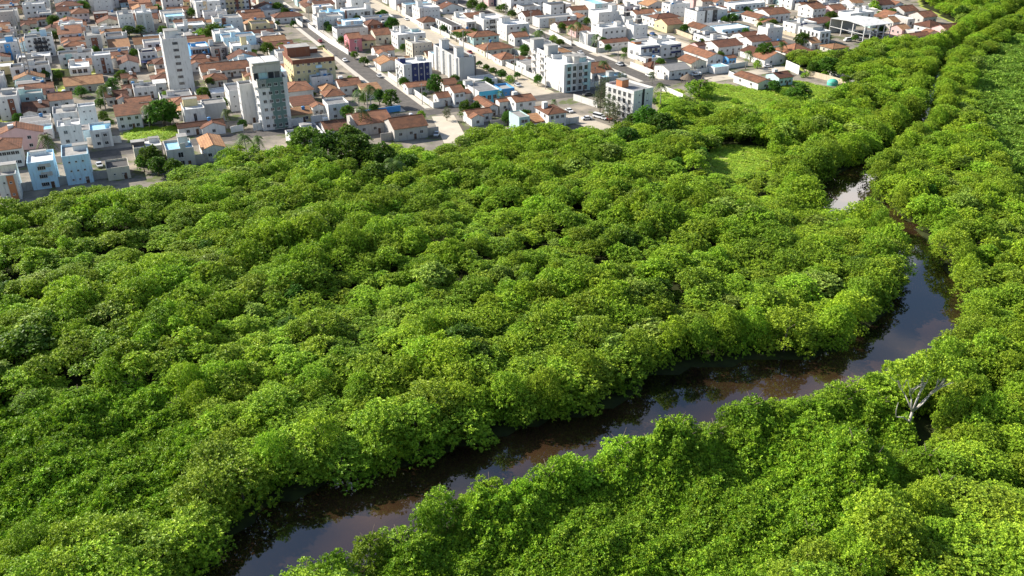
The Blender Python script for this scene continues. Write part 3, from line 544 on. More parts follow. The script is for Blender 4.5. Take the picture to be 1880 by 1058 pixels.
B('tiled_house', HS, 'the red roofed house with small tower', 'red roofed house with round white tower room beside the palm', 'a', 915, 862, 1110, 3.8, 11, house, kind='J', wc='W', tile=1, tank='tower')
B('house', HS, 'the white house with grey slab roof', 'white house with flat grey roof left of the white tower', 'a', 1150, 760, 1345, 5.2, 8, flat, wc='W', rc='gr', fl=1, win=(3, 'n'), tank=[(.42, .9, 1.7, 1.6, 1.8, 'W')])
B('shed', 'shed', 'the white sloping shed roof', 'white shed with broad pale sloping roof beside the white tower', 'a', 1310, 732, 1450, 5, 10, house, kind='mono', wc='W', tile=froof('wh'), s=.3, win=1)
B('tiled_house', HS, 'the twin orange gables', 'low house with twin orange gables left of the white tower', 'a', 1052, 690, 1180, 3.6, 9, house, kind='J', wc='C', tile=0, tank='w')
B('tiled_house', HS, 'the white gable house with blue trim', 'white gable fronted house with brown roof and blue base', 'a', 1026, 560, 1196, 4.2, 13, house, kind='gy', wc='W', tile=1, s=.4, win=2)
B('house', HS, 'the white house with navy roofs', 'white stepped house with two navy blue roof decks', 'a', 1200, 455, 1352, 7.4, 10, flat, wc='W', rc='dk', fl=2, win=(3, 'n'), tank=[(.5, .6, 4.6, 3, .7, 'N')], strips=[(.0, .06, 'W')], awn=('N', 3.0, 3.6, .2, 7))
B('apartment_block', AB, 'the pale slim block with bright top', 'white slim block with brown centre strip and bright flat top', 'a', 792, 482, 952, 8.6, 8, flat, wc='W', rc='wh', fl=3, win=(3, 's'), strips=[(.42, .62, 'B', .2, 7.2)])
B('house', HS, 'the white villa with big flat roof', 'white two storey villa with big bright flat roof and tank block', 'a', 592, 590, 772, 6.4, 12, flat, wc='W', rc='wh', par=.4, fl=2, win=(3, 'f'), tank=[(.2, .7, 2.2, 2.6, 2.2, 'W')], bal=[('f', .5, 8, 'W', 1.2)])
B('apartment_block', AB, 'the white block with black balconies', 'white block with a square of black balconies on its front', 'a', 205, 330, 445, 10, 12, flat, wc='W', rc='dk', fl=4, win=(5, 'ns'), strips=[(.34, .44, 'D', .3, 9.6), (.48, .60, 'K', .3, 9.6), (.64, .76, 'D', .3, 9.6)], tank=[(.7, .55, 2.8, 2.6, 3.2, 'L'), (.25, .5, 5, 2, .9, 'G')], bal=[('f', .43, 3.2, 'K', .9), ('f', .67, 3.2, 'K', .9)])
B('apartment_block', AB, 'the blue striped block at left edge', 'white block with blue centre strip and blue roof tank at left edge', 'a', -40, 375, 152, 8.8, 11, flat, wc='W', rc='wh', fl=3, win=(3, 's'), strips=[(.35, .62, 'U', .2, 8)], tank=[(.6, .6, 3.2, 3, 2.6, 'U')])
B('apartment_block', AB, 'the grey white block at top left', 'plain grey white block with tiny windows at the top left edge', 'a', -60, 108, 110, 9.4, 12, flat, wc='V', rc='cc', fl=3, win=(4, 's'))
B('house', HS, 'the long grey house', 'grey house with dark centre panel beside the trees', 'a', 728, 312, 868, 9.2, 14, flat, wc='V', rc='cc', fl=3, win=(3, 's'), strips=[(.36, .74, 'B', .2, 8)], tank=[(.72, .8, 3.4, 3, 3, 'W')])
B('house', HS, 'the white house with black flat roof', 'white house with black flat roof and slim paired windows', 'a', 912, 318, 1062, 6.8, 12, flat, wc='W', rc='dk', fl=2, win=(2, 'ns'))
B('house', HS, 'the small block of two halves', 'narrow white block of two halves left of the beige block', 'a', 1012, 128, 1148, 10, 13, flat, wc='W', rc='cc', fl=3, win=(3, 's'), tank=[(.55, .6, 3, 3, 2.6, 'G')])
B('apartment_block', AB, 'the beige panelled block', 'white block with two beige panels and pale blue base', 'a', 1168, 112, 1306, 11, 11, flat, wc='W', rc='wh', fl=3, win=(2, 's'), strips=[(.05, .42, 'V', .4, 10), (.56, .95, 'V', .4, 10)], tank=[(.6, .7, 2.2, 2, 3.4, 'W')])
B('house', HS, 'the house with dark arches', 'brown house with two dark arched bays and white edge', 'a', 806, 122, 932, 6.4, 10, house, kind='par', wc='B', win=3)
B('tiled_house', HS, 'the bright orange roof at top left', 'white house with bright orange hip roof left of the arched house', 'a', 622, 118, 762, 5.8, 11, house, kind='hip', wc='W', tile=0, win=3)
B('tiled_house', HS, 'the small brick roofed house', 'white house with short red roof beside dark palms', 'a', 488, 100, 594, 6, 9, house, kind='gx', wc='W', tile=1, win=2, tank='w')
B('house', HS, 'the white roofed two storey house', 'two storey house with white parapets in front of dark trees at top left', 'a', 318, 118, 438, 6.2, 10, flat, wc='W', rc='cc', fl=2, win=(3, 'f'))
B('tiled_house', HS, 'the brown roofed house at top left', 'brown tiled house behind the white block with black balconies', 'a', 180, 222, 312, 4.2, 11, house, kind='L', wc='C', tile=1)
B('tiled_house', HS, 'the yellow gabled cottage', 'small cottage with pale yellow gable beside the roof tank', 'a', 386, 262, 500, 4.4, 9, house, kind='gy', wc='C', tile=1)
B('house', HS, 'the blue white house with columns', 'blue and white house with columned galleries right of the white tower', 'a', 1640, 412, 1800, 7.4, 12, flat, wc='U', rc='wh', fl=2, win=(5, 'b'), strips=[(0, 1, 'M', 2.9, 3.9), (0, 1, 'W', 6.4, 7.5)], tank=[(.25, .55, 2.2, 2, 1.6, 'U')])
B('house', HS, 'the brown two storey house', 'brown and grey two storey house with dark roof', 'c', 405, 412, 552, 7.2, 13, flat, wc='V', rc='dk', fl=2, win=(2, 'f'), strips=[(.25, .5, 'B', .1, 6.4), (.66, .92, 'D', .1, 6.4)], tank=[(.2, .7, 2, 2, 2.6, 'W')])
B('house', HS, 'the house with blue garage and olive tower', 'pale house with blue garage and square olive roof tower', 'c', 596, 400, 752, 6.2, 11, flat, wc='W', rc='wh', fl=2, win=(2, 'f'), strips=[(.02, .5, 'U', .1, 2.8)], tank=[(.72, .5, 2.8, 2.8, 4, 'Y')])
B('tiled_terrace', HS, 'the long tiled terrace', 'long low terrace of orange tile roofs with white dividing walls', 'c', 330, 622, 740, 3.6, 11, house, kind='gx', wc='W', tile=0, win=8)
B('tiled_house', HS, 'the bright orange hip roof', 'low house with bright orange hip roof right of the white tower', 'c', 372, 698, 545, 3.2, 9, house, kind='hip', wc='C', tile=0)
B('tiled_house', HS, 'the broad hip roof on bare walls', 'orange hip roofed hall on bare concrete walls right of the green tower', 'c', 1052, 795, 1290, 6.6, 14, house, kind='hip', wc='G', tile=0, s=.3, win=0)
B('tiled_house', HS, 'the maroon roofed porch house', 'low house with maroon roof and open car porch', 'c', 1118, 918, 1320, 4.2, 9, house, kind='mono', wc='W', tile=1, s=.3, win=2)
B('house', HS, 'the pale blue white house by the palms', 'pale blue white two storey house with dark roof deck left of the palms', 'c', 1420, 905, 1600, 6.4, 9, flat, wc='W', rc='gr', fl=2, win=(2, 'n'))
B('tiled_house', HS, 'the orange roof left of the palms', 'orange gabled house behind the pale blue white house', 'c', 1402, 832, 1560, 4.2, 8, house, kind='hip', wc='W', tile=0)
B('tiled_house', HS, 'the little church like house', 'white house with stepped gable and red roof on the lane', 'c', 1280, 935, 1415, 4.4, 8, house, kind='gy', wc='W', tile=0, win=2)
B('tiled_house', HS, 'the white house with red roof by the road', 'white house with red roof and square chimney block by the street', 'c', 1520, 745, 1706, 4.2, 9, house, kind='gx', wc='W', tile=0, tank='tower')
B('tiled_house', HS, 'the small orange roof near the yellow block', 'small orange roofed house below the yellow block', 'c', 1378, 778, 1492, 3.2, 8, house, kind='hip', wc='C', tile=2)
# middle row at the forest edge
B('house', HS, 'the white terraces at the forest edge', 'stepped white house with grey decks poking into the forest', 'd', 1250, 598, 1380, 4.6, 14, flat, wc='W', rc='gr', fl=1, win=(2, 's'), tank=[(.3, .8, 4, 3, 1.4, 'W')])
B('house', HS, 'the low white walled yard house', 'low white walled house in front of the cobbled lane', 'd', 1110, 640, 1238, 3.8, 12, flat, wc='W', rc='gr', fl=1, win=(1, 's'))
B('tiled_house', HS, 'the pink orange roof at the forest edge', 'white house with orange roof and square red chimney at forest edge', 'd', 1400, 568, 1600, 4.4, 11, house, kind='gx', wc='W', tile=0, tank='tower', s=.36)
B('tiled_terrace', HS, 'the sprawling orange roofed house', 'sprawling house of joined orange roofs with two square chimneys', 'f', 262, 608, 562, 4.4, 15, house, kind='gx', wc='V', tile=0, tank='tower', s=.3)
B('tiled_house', HS, 'the brick gabled end house', 'orange roofed house with bare brick gable beside parked cars', 'f', 580, 645, 868, 4.8, 12, house, kind='gx', wc='V', tile=0, tank='w', s=.4)
B('tiled_house', HS, 'the long white house with terracotta roofs', 'long white house with stepped terracotta roofs on the corner plot', 'f', 1632, 412, 1800, 6.2, 9, house, kind='gx', wc='W', tile=0, s=.3, tank='tower', win=2)
B('tiled_house', HS, 'the middle terracotta roof', 'white house with terracotta roof left of the corner plot house', 'f', 1470, 420, 1625, 5.2, 9, house, kind='gx', wc='W', tile=0, s=.3)
B('tiled_house', HS, 'the left terracotta gable', 'white house with steep terracotta roof facing left', 'f', 1390, 458, 1478, 3.6, 15, house, kind='gy', wc='W', tile=0, s=.42)
B('tiled_house', HS, 'the small house with patched roof', 'small house with patched red and white roof by the hedge', 'f', 1248, 545, 1455, 3.6, 9, house, kind='L', wc='W', tile=0)
B('house', HS, 'the grey house with green canopy', 'grey two storey house with bright green canopy at forest edge', 'f', 1660, 545, 1752, 6.4, 9, flat, wc='S', rc='cc', par=.3, fl=2, win=(2, 'n'))
B('tiled_house', HS, 'the pale house with red hip roof', 'pale two storey house with red hip roof beside the pale wall', 'h', 505, 515, 655, 6.4, 11, house, kind='hip', wc='W', tile=0, s=.3, tank='tower', win=3)
B('shed', 'shed', 'the small orange car shed', 'small orange roofed car shed against the pale wall', 'h', 352, 585, 480, 3, 6, house, kind='mono', wc='O', tile=2, win=1)
B('house', HS, 'the teal house with white roof frame', 'teal fronted house with framed white roof by the side street', 'f', 1312, 322, 1490, 5.8, 15, flat, wc='W', rc='gr', par=.5, fl=1, win=(3, 'f'), front='Q', tank=[(.1, .95, 3.4, 2.6, 1.8, 'W')], bal=[])
B('house', HS, 'the low blue annexe', 'low blue annexe with flat roof right of the teal house', 'f', 1510, 300, 1620, 3.2, 9, flat, wc='U', rc='cc', fl=1, win=(2, 's'))
B('tiled_house', HS, 'the double gabled white house', 'white house with two stepped orange roofs beside the round dark tree', 'f', 1098, 330, 1190, 6.2, 10, house, kind='gx', wc='W', tile=0, s=.34, win=2)
B('tiled_house', HS, 'the orange roof by the white corner wall', 'low orange roofed house behind the white corner wall', 'f', 940, 378, 1094, 3.8, 9, house, kind='gx', wc='W', tile=0, s=.4)
B('tiled_house', HS, 'the red lean to', 'red roofed lean to right of the double gabled house', 'f', 1198, 348, 1275, 3.6, 10, house, kind='mono', wc='W', tile=1, s=.3)
B('tiled_terrace', HS, 'the red shed roofs by the tree', 'long low red shed roofs between the navy block and the round tree', 'f', 700, 285, 880, 3.2, 7, house, kind='gx', wc='W', tile=0, s=.3)
B('tiled_terrace', HS, 'the red roofs right of the tree', 'low red roofs right of the round dark tree', 'f', 1010, 262, 1130, 3.2, 9, house, kind='gx', wc='W', tile=0, s=.3)
# between the first and second street
B('apartment_block', AB, 'the cream block with small windows', 'cream two storey block with dark corner strip behind the navy block', 'e', 738, 378, 908, 7.6, 11, flat, wc='C', rc='cc', fl=3, win=(4, 's'), strips=[(0, .05, 'D')], lwin=(3, 'n'), tank=[(.45, .7, 1.4, 1.4, 2.6, 'W')])
B('house', HS, 'the white house with open roof terrace', 'white house with open roof terrace and slim water tower', 'e', 610, 302, 852, 7.4, 11, flat, wc='W', rc='wh', fl=2, win=(4, 'n'), lwin=(3, 'n'), tank=[(.35, .8, 2.2, 2.2, 3.6, 'W'), (.8, .8, 4, 3, 1.4, 'S')])
B('tiled_house', HS, 'the white house with stepped orange roof', 'white house with stepped orange roof on a grey yard wall', 'e', 448, 462, 612, 4.2, 13, house, kind='L', wc='W', tile=0)
B('tiled_house', HS, 'the cream house with orange roof', 'cream house with orange roof left of the open roof terrace', 'e', 418, 305, 555, 4.8, 11, house, kind='gx', wc='C', tile=0)
B('pink_house', HS, 'the pink house', 'pink two storey house with orange tile roof', 'e', 192, 335, 300, 6.8, 10, house, kind='gx', wc='P', tile=0, s=.36, win=1)
B('house', HS, 'the white block behind the pink house', 'white block with dark roof directly behind the pink house', 'e', 86, 258, 355, 7.2, 10, flat, wc='W', rc='dk', fl=2, win=(5, 's'), lwin=(3, 'n'))
B('tiled_house', HS, 'the red roof right of the pink house', 'yellow walled house with red roof right of the pink house', 'e', 302, 355, 420, 4.2, 8, house, kind='mono', wc='Y', tile=1, s=.3, win=2)
B('house', HS, 'the white block with roof cabin', 'white block with grey flat roof and small white roof cabin', 'c', 1322, 152, 1552, 7, 11, flat, wc='W', rc='cc', fl=2, win=(5, 's'), lwin=(3, 'n'), tank=[(.3, .6, 4.4, 3, 2, 'W')])
B('house', HS, 'the white block with brown corner', 'white block with brown corner pillar and tall stair tower', 'e', 160, 92, 392, 7.4, 11, flat, wc='W', rc='wh', fl=2, win=(4, 'n'), strips=[(-.02, .04, 'B'), (.70, .90, 'D', .2, 6)], tank=[(.92, .5, 3, 3.4, 3, 'W')])
B('tiled_house', HS, 'the dark timber house', 'dark timber house with maroon roof behind the white block', 'e', 356, 215, 480, 5.6, 9, house, kind='hip', wc='B', tile=1)
B('apartment_block', AB, 'the white block with two wings', 'white block with fins and cream wing at the end of the third wall', 'e', 798, 72, 975, 9.4, 13, flat, wc='W', rc='wh', fl=3, win=(5, 's'), lwin=(3, 'n'), strips=[(.0, .05, 'V'), (.16, .2, 'V')], tank=[(.25, .7, 3, 4, 3.4, 'W')])
B('apartment_block', AB, 'the tall blank white block', 'tall blank white block cut by the top edge', 'e', 600, 92, 742, 12, 14, flat, ground=True, wc='W', rc='wh', fl=4, win=0)
B('tiled_house', HS, 'the orange roof with teal porch', 'orange hip roofed house with pale teal porch', 'e', 832, 192, 965, 4, 10, house, kind='hip', wc='W', tile=0)
B('long_house', HS, 'the white house with long dark roof', 'white house with long dark terrace roof stretching back from the street', 'e', 1075, 225, 1165, 5.6, 25, flat, wc='W', rc='dk', par=.4, fl=2, win=(2, 'b'), lwin=(6, 'b'))
B('long_house', HS, 'the pale house with shaded front', 'pale long house with square tower and white porch', 'e', 1205, 192, 1290, 7.2, 22, flat, wc='V', rc='wh', par=.5, fl=2, win=(2, 'b'), strips=[(.2, .8, 'W', 4.2, 5.4)], lwin=(5, 's'), tank=[(.2, .8, 2.4, 2.4, 3, 'W')])
B('apartment_block', AB, 'the white block with dark balconies', 'white block with a dark balcony recess and rooftop beams', 'e', 1352, 168, 1545, 9, 14, flat, wc='W', rc='wh', fl=3, win=(4, 'n'), strips=[(.28, .52, 'D', .4, 8.4)], bal=[('f', .4, 3.6, 'W', 1.0)], tank=[(.2, .6, 2.4, 2.4, 2.6, 'W')])
B('apartment_block', AB, 'the bright white cube', 'bright white cube with open roof room and shaded blue front', 'e', 1552, 218, 1748, 8.6, 13, flat, wc='W', rc='wh', fl=3, win=(3, 'n'), lwin=(3, 's'), tank=[(.25, .8, 5, 4, 3, 'W')])
B('tiled_house', HS, 'the broad orange hip roof', 'broad orange hip roof behind the long garden wall', 'e', 1362, 432, 1600, 3.6, 11, house, kind='hip', wc='C', tile=0, s=.36)
B('tiled_house', HS, 'the orange roof by the balcony block', 'orange hip roof against the long block with round balconies', 'e', 1510, 512, 1648, 3.4, 10, house, kind='hip', wc='W', tile=0)
B('tiled_house', HS, 'the small orange roof behind shrubs', 'small orange roofed house right of the white cube', 'e', 1622, 322, 1742, 4.8, 8, house, kind='gx', wc='W', tile=0)
# between the second and third street and beyond
B('tiled_terrace', HS, 'the long red roof by the street', 'long white hall with red roof right of the balcony block', 'g', 880, 632, 1062, 4.4, 17, house, kind='gx', wc='W', tile=0, s=.3, win=4)
B('house', HS, 'the navy banded house', 'white house with navy blue bands and rounded balconies', 'g', 1302, 402, 1468, 7.6, 12, flat, wc='W', rc='wh', fl=2, win=(3, 'f'), strips=[(.0, 1, 'N', 6.2, 6.9), (.60, .98, 'N', .6, 2.6), (.60, .98, 'N', 3.6, 5.2)], bal=[('l', .3, 3, 'W', 1.2), ('l', .75, 3, 'W', 1.2)], tank=[(.3, .8, 4, 3, 1.2, 'O')])
B('house', HS, 'the white and navy rear house', 'white house with stair tower and navy bands behind the banded house', 'g', 1475, 392, 1650, 6.6, 11, flat, wc='W', rc='wh', fl=2, win=(3, 'n'), strips=[(.5, 1, 'N', 5, 5.8), (.5, 1, 'N', 2, 3)], tank=[(.15, .6, 3, 4, 2.6, 'W')])
B('house', HS, 'the white house with open front bay', 'white house with grey corrugated roof and wide garage', 'g', 1545, 612, 1732, 4.2, 12, house, kind='gx', wc='W', tile=FIBRE, s=.26, win=3)
B('tiled_house', HS, 'the cream gabled house', 'cream gabled house with orange roof behind a white street wall', 'g', 1738, 548, 1868, 4.6, 11, house, kind='gy', wc='C', tile=0, s=.4, win=2)
B('gazebo_roof', 'gazebo', 'the red pyramid roof', 'small open gazebo with red pyramid roof before the banded house', 'g', 1385, 575, 1480, 3, 6, house, kind='hip', wc='B', tile=1, s=.45, win=0)
B('apartment_block', AB, 'the white block with tile porch', 'white block with cream left wing and red tiled porch', 'g', 968, 248, 1178, 7.8, 12, flat, wc='W', rc='wh', fl=2, win=(4, 'n'), lwin=(3, 's'), tank=[(.3, .8, 4, 3, 1.6, 'W'), (.9, .6, 3, 3, 2.2, 'W')])
B('tiled_house', HS, 'the low tiled porch house', 'low white house with rough red roof in front of the white block', 'g', 985, 375, 1200, 3.2, 7, house, kind='gx', wc='W', tile=1, s=.3, win=4)
B('house', HS, 'the slim white cube by the palm', 'slim cream white cube beside the street palm', 'g', 842, 298, 905, 6.4, 9, flat, wc='W', rc='cc', fl=2, win=(1, 's'))
B('tower_house', HS, 'the slim white tower house', 'slim white three storey house with pale green side', 'g', 1240, 222, 1362, 8.8, 9, flat, wc='W', rc='wh', fl=3, win=(2, 's'), tank=[(.2, .8, 3, 2.4, 2.6, 'W'), (.9, .9, 3, 2.4, 2.4, 'D')])
B('apartment_block', AB, 'the plain white block with roof tower', 'plain white block with one tall stair tower behind the palms', 'g', 938, 110, 1110, 9.2, 12, flat, wc='W', rc='wh', fl=3, win=(3, 's'), tank=[(.95, .5, 3.6, 4, 3.2, 'W')])
B('house', HS, 'the white annexe with black tank', 'white annexe with black roof tank right of the stair tower', 'g', 1118, 148, 1270, 7, 10, flat, wc='W', rc='wh', fl=2, win=(3, 's'), tank=[(.75, .6, 2.6, 2.6, 2.4, 'K')])
B('apartment_block', AB, 'the white school like block', 'long white four storey block with bands of dark windows at top edge', 'g', 178, 112, 495, 12.5, 13, flat, ground=True, wc='W', rc='wh', fl=4, win=(5, 'w'), lwin=(3, 's'))
B('apartment_block', AB, 'the teal sided block at the top', 'white block with pale teal front and ribbed side at top', 'g', 905, 35, 1022, 9.4, 18, flat, wc='W', rc='bl', fl=3, win=(3, 's'), strips=[(.1, .5, 'S', .3, 9)], lwin=(6, 's'))
B('house', HS, 'the white house with dark beams', 'white house with dark flat roof between tiled houses at top', 'g', 525, 48, 700, 6.8, 11, flat, wc='W', rc='dk', fl=2, win=(3, 'n'), strips=[(.62, .70, 'D')])
B('tiled_house', HS, 'the red roof above the porch', 'tiled house with brown porch in front of the teal sided block', 'g', 690, 92, 862, 5.2, 11, house, kind='gx', wc='W', tile=0, win=4)
B('house', HS, 'the row of white cubes', 'row of small white cubes with tan panel along the street', 'g', 425, 162, 745, 5.2, 9, flat, wc='W', rc='cc', fl=2, win=(5, 's'), strips=[(.25, .42, 'T', .1, 4.8), (.75, .82, 'B', .1, 4.8)])
B('tiled_house', HS, 'the red hip roof behind the palms', 'red hip roofed house half hidden by street palms', 'g', 740, 262, 880, 4, 11, house, kind='hip', wc='M', tile=0)
B('tiled_house', HS, 'the red roofs below the school block', 'red tiled house directly in front of the white four storey block', 'g', 305, 142, 455, 4.4, 10, house, kind='gx', wc='W', tile=1)
B('apartment_block', AB, 'the twin white blocks with dark slit', 'twin white blocks split by a dark recess among tiled roofs', 'i', 375, 102, 640, 8.8, 12, flat, wc='W', rc='dk', fl=3, win=(4, 's'), strips=[(.27, .33, 'D'), (.52, .66, 'D')], lwin=(3, 's'), tank=[(.3, .6, 3.2, 3, 2, 'W')])
B('long_house', HS, 'the long white hall at the top', 'long white two storey hall with dark openings at top edge', 'i', 705, 42, 965, 6, 11, flat, wc='W', rc='wh', fl=2, win=(7, 'n'), strips=())
B('tiled_house', HS, 'the ochre walled house', 'ochre walled house with orange roof left of the twin blocks', 'i', 118, 215, 252, 4.6, 13, house, kind='gx', wc='Y', tile=0, s=.36, win=0)
B('tiled_house', HS, 'the white gable right of the ochre house', 'white gabled house with red roof right of the ochre house', 'i', 402, 252, 512, 3.8, 13, house, kind='gy', wc='W', tile=0, s=.36)
B('house', HS, 'the pale blue house with carport', 'pale blue house with wide flat carport roof', 'i', 592, 258, 832, 4.2, 12, flat, wc='L', rc='wh', par=.4, fl=1, win=(4, 'f'))
B('tiled_house', HS, 'the long orange roof by the street', 'long orange roof with white gable right of the cream gabled house', 'i', 468, 500, 605, 4.2, 22, house, kind='gy', wc='W', tile=0, s=.32)
B('house', HS, 'the blue walled house', 'house with bright blue side wall and orange roof', 'i', 612, 512, 772, 4, 11, house, kind='gx', wc='U', tile=0, s=.3, win=2)
B('shed', 'shed', 'the pale blue car roof', 'pale blue car roof over a white gate on the street', 'i', 515, 585, 668, 3.2, 7, flat, wc='W', rc='bl', par=.25, fl=1, win=0, door=False)
B('tiled_terrace', HS, 'the brown terrace roofs', 'dark red terrace roofs with small white chimneys', 'i', 560, 408, 770, 4.4, 13, house, kind='gx', wc='W', tile=1, s=.3, tank='w')
B('tiled_house', HS, 'the maroon roofed house with tank', 'maroon roofed house with white box tank behind the navy bands', 'i', 355, 398, 480, 5, 10, house, kind='gx', wc='M', tile=1, s=.3, tank='w')
B('tiled_terrace', HS, 'the red roof behind the dark street tree', 'white house with red roof behind the dark street tree', 'i', 850, 362, 1015, 4.6, 11, house, kind='gx', wc='W', tile=1, s=.3, tank='w')
B('tiled_house', HS, 'the big hip roofed villa', 'white villa with big red hip roof at the street bend', 'i', 1205, 468, 1395, 4.2, 14, house, kind='hip', wc='W', tile=0, s=.46)
B('house', HS, 'the white shell with arches', 'unfinished white house with arched openings and open top floor', 'i', 1440, 275, 1532, 6.8, 17, flat, wc='W', rc='wh', fl=2, win=(2, 'b'), lwin=(5, 'b'), tank=[(.5, .6, 6.5, 8, 1.8, 'G')])
B('tiled_house', HS, 'the orange roof behind the white shell', 'small orange roof right of the spreading street tree', 'i', 1365, 372, 1440, 3.4, 9, house, kind='gx', wc='W', tile=2)
B('tiled_house', HS, 'the two storey house with verandas', 'white two storey house with orange roof and open verandas', 'i', 1380, 78, 1490, 6, 13, house, kind='gx', wc='W', tile=0, s=.3, win=3)
B('tiled_house', HS, 'the pair of orange gables', 'long house with orange roof and four white tanks', 'i', 1000, 128, 1180, 4.6, 14, house, kind='gx', wc='W', tile=0, s=.32, tank='w')
B('tiled_house', HS, 'the left orange gable', 'white gabled house with orange roof left of the four tanks', 'i', 905, 158, 1000, 4, 16, house, kind='gy', wc='W', tile=0, s=.34)
B('tiled_house', HS, 'the red roof on the white walled plot', 'white walled house with long red roof beside the field', 'i', 905, 715, 1030, 3.6, 17, house, kind='gy', wc='W', tile=0, s=.26, win=1)
B('house', HS, 'the blue grey hut', 'blue grey hut with red roof at the edge of the field', 'i', 1085, 675, 1205, 4, 9, house, kind='gx', wc='S', tile=1, s=.3, win=3, tank='tower')
B('tiled_house', HS, 'the low orange roof by the depot', 'low orange roofed house between the depot and the trees', 'i', 1548, 420, 1680, 3, 9, house, kind='hip', wc='C', tile=2, s=.24)
B('tiled_house', HS, 'the rose walled house', 'rose walled house with orange roof at the top', 'j', 235, 85, 345, 4.8, 10, house, kind='gx', wc='M', tile=0)
B('house', HS, 'the white house behind the depot', 'white block with orange tiled annexe directly behind the depot', 'j', 385, 120, 590, 6.6, 10, flat, wc='W', rc='wh', fl=2, win=(3, 'f'), tank=[(.7, .7, 3, 3, 2.4, 'W')])
B('tiled_house', HS, 'the cream gable at the top edge', 'white house with cream gable roof at the top edge', 'j', 402, 28, 495, 4.6, 10, house, kind='gx', wc='W', tile=2)
B('tiled_house', HS, 'the red roof at the top right', 'white house with red roof touching the top edge', 'j', 640, 45, 760, 5, 10, house, kind='gx', wc='W', tile=1)
B('tiled_house', HS, 'the white gable near the forest', 'white house with red roof in front of the top right forest', 'j', 730, 45, 880, 4.6, 10, house, kind='gy', wc='W', tile=0)
B('tiled_house', HS, 'the grey walled orange roof', 'grey walled house with orange roof second from the forest corner', 'j', 850, 100, 970, 4.6, 11, house, kind='gx', wc='G', tile=0)
B('house', HS, 'the white slab roof by the depot', 'house with wide white slab roof right of the depot', 'j', 880, 168, 942, 5.2, 15, flat, wc='V', rc='wh', par=.3, fl=1, win=(1, 'f'))
B('tiled_house', HS, 'the brick orange roof', 'brick walled house with orange roof near the forest corner', 'j', 1015, 150, 1132, 4.6, 11, house, kind='gx', wc='V', tile=0)
B('tiled_house', HS, 'the hip roof near the forest', 'white house with brown hip roof near the forest corner', 'j', 1070, 235, 1200, 4.4, 11, house, kind='hip', wc='W', tile=1)
B('tiled_house', HS, 'the last house at the forest corner', 'brown gabled house with white end wall at the forest corner', 'j', 1215, 262, 1405, 5, 10, house, kind='gx', wc='M', tile=0)
B('tiled_house', HS, 'the tan roof behind the depot', 'tan roofed house at the back right corner of the depot', 'j', 755, 190, 812, 4.2, 10, house, kind='gx', wc='V', tile=2)
B('tiled_house', HS, 'the orange brick shed', 'orange roofed brick shed right of the depot', 'j', 830, 258, 905, 3.6, 9, house, kind='gx', wc='M', tile=2)
B('house', HS, 'the low white annexe', 'low house with white slab roof next to the brick shed', 'j', 930, 275, 1012, 3.8, 12, flat, wc='V', rc='wh', par=.3, fl=1, win=(1, 's'))
B('tiled_house', HS, 'the low tiled roofs at the forest', 'row of low orange roofs along the forest edge right of depot', 'j', 870, 322, 1085, 3, 8, house, kind='gx', wc='M', tile=0, s=.3)
# open depot hall: roof on white columns
c_, w_ = place('j', 512, 222, 748, 8.5, 26); rt = link('depot_hall', None, None, c_, R(GA)); tag(rt, 'open steel depot hall with big white roof on white columns', 'hall')
m_ = MB(); slab(m_, [(-13, 8.2), (0, 9.0), (13, 8.2)], -w_ / 2, w_ / 2, 'x', .25); m_.obj('roof', froof('wh'), rt)
m_ = MB(); m_.box(-w_ / 2, w_ / 2, 12.6, 12.9, 0, 7.6); m_.obj('back_wall', wall('G'), rt)
for q in range(5):
    for yy in (-12.6, -4.2, 4.2):
        if yy > -12 and q not in (0, 4): continue
        m_ = MB(); xx = -w_ / 2 + .4 + (w_ - .8) * q / 4; m_.box(xx - .2, xx + .2, yy - .2, yy + .2, 0, 7.9); m_.obj('column', wall('W'), rt)
m_ = MB()
for q in range(4): m_.box(-w_ / 2 + .1, w_ / 2 - .1, -12.7 + .006 * q, -12.5 + .006 * q, 3.6 + .002, 3.85) if q == 0 else None
m_.box(-w_ / 2 - .0, -w_ / 2 + .2, -12.3, 12.5, 3.6, 3.85); m_.obj('crossbeam', wall('W'), rt)
BUILT.append((c_, w_, 26, GA, rt, 'the open white depot hall', 9))
# ------------------------------------------------------------------ labels that point: nearest landmark, side, order
PEND = []
def later(o, phrase, cat, group=None, size=None):
    o['category'] = cat
    if group: o['group'] = group
    PEND.append((o, phrase))
ORD = ['', 'second', 'third', 'fourth', 'fifth', 'sixth', 'seventh', 'eighth', 'ninth', 'tenth', 'eleventh', 'twelfth']
NMARK = len(BUILT)
def resolve():
    bk = {}
    for o, ph in PEND:
        l_ = o.matrix_basis.translation; x, y, _z = PX(l_.x, l_.y, 0); best = None
        for c, w_, d_, a_, r_, sh, h_ in BUILT[:NMARK]:
            bx, by, _z = PX(c.x, c.y, 0); dd = math.hypot(x - bx, (y - by) * 2)
            if best is None or dd < best[0]: best = (dd, x - bx, y - by, sh)
        dd, dx, dy, sh = best
        rel = ('left of' if dx < 0 else 'right of') if abs(dx) > abs(dy) * 1.6 else ('behind' if dy < 0 else 'in front of')
        bk.setdefault((ph, rel, sh), []).append((dd, o))
    for (ph, rel, sh), L_ in bk.items():
        L_.sort(key=lambda t: t[0])
        for i, (dd, o) in enumerate(L_):
            pre = '' if len(L_) == 1 else ('closest ' if i == 0 else ORD[min(i, 11)] + ' closest ')
            lb = f"{pre}{ph} {rel} {sh}"
            if len(lb.split()) > 16: lb = lb.replace('flat roofed ', '')
            if len(lb.split()) > 16: lb = lb.replace('closest ', '', 1)
            if len(lb.split()) > 16: lb = lb.replace(' sheet', '').replace(' roofed', '', 1)
            o['label'] = lb
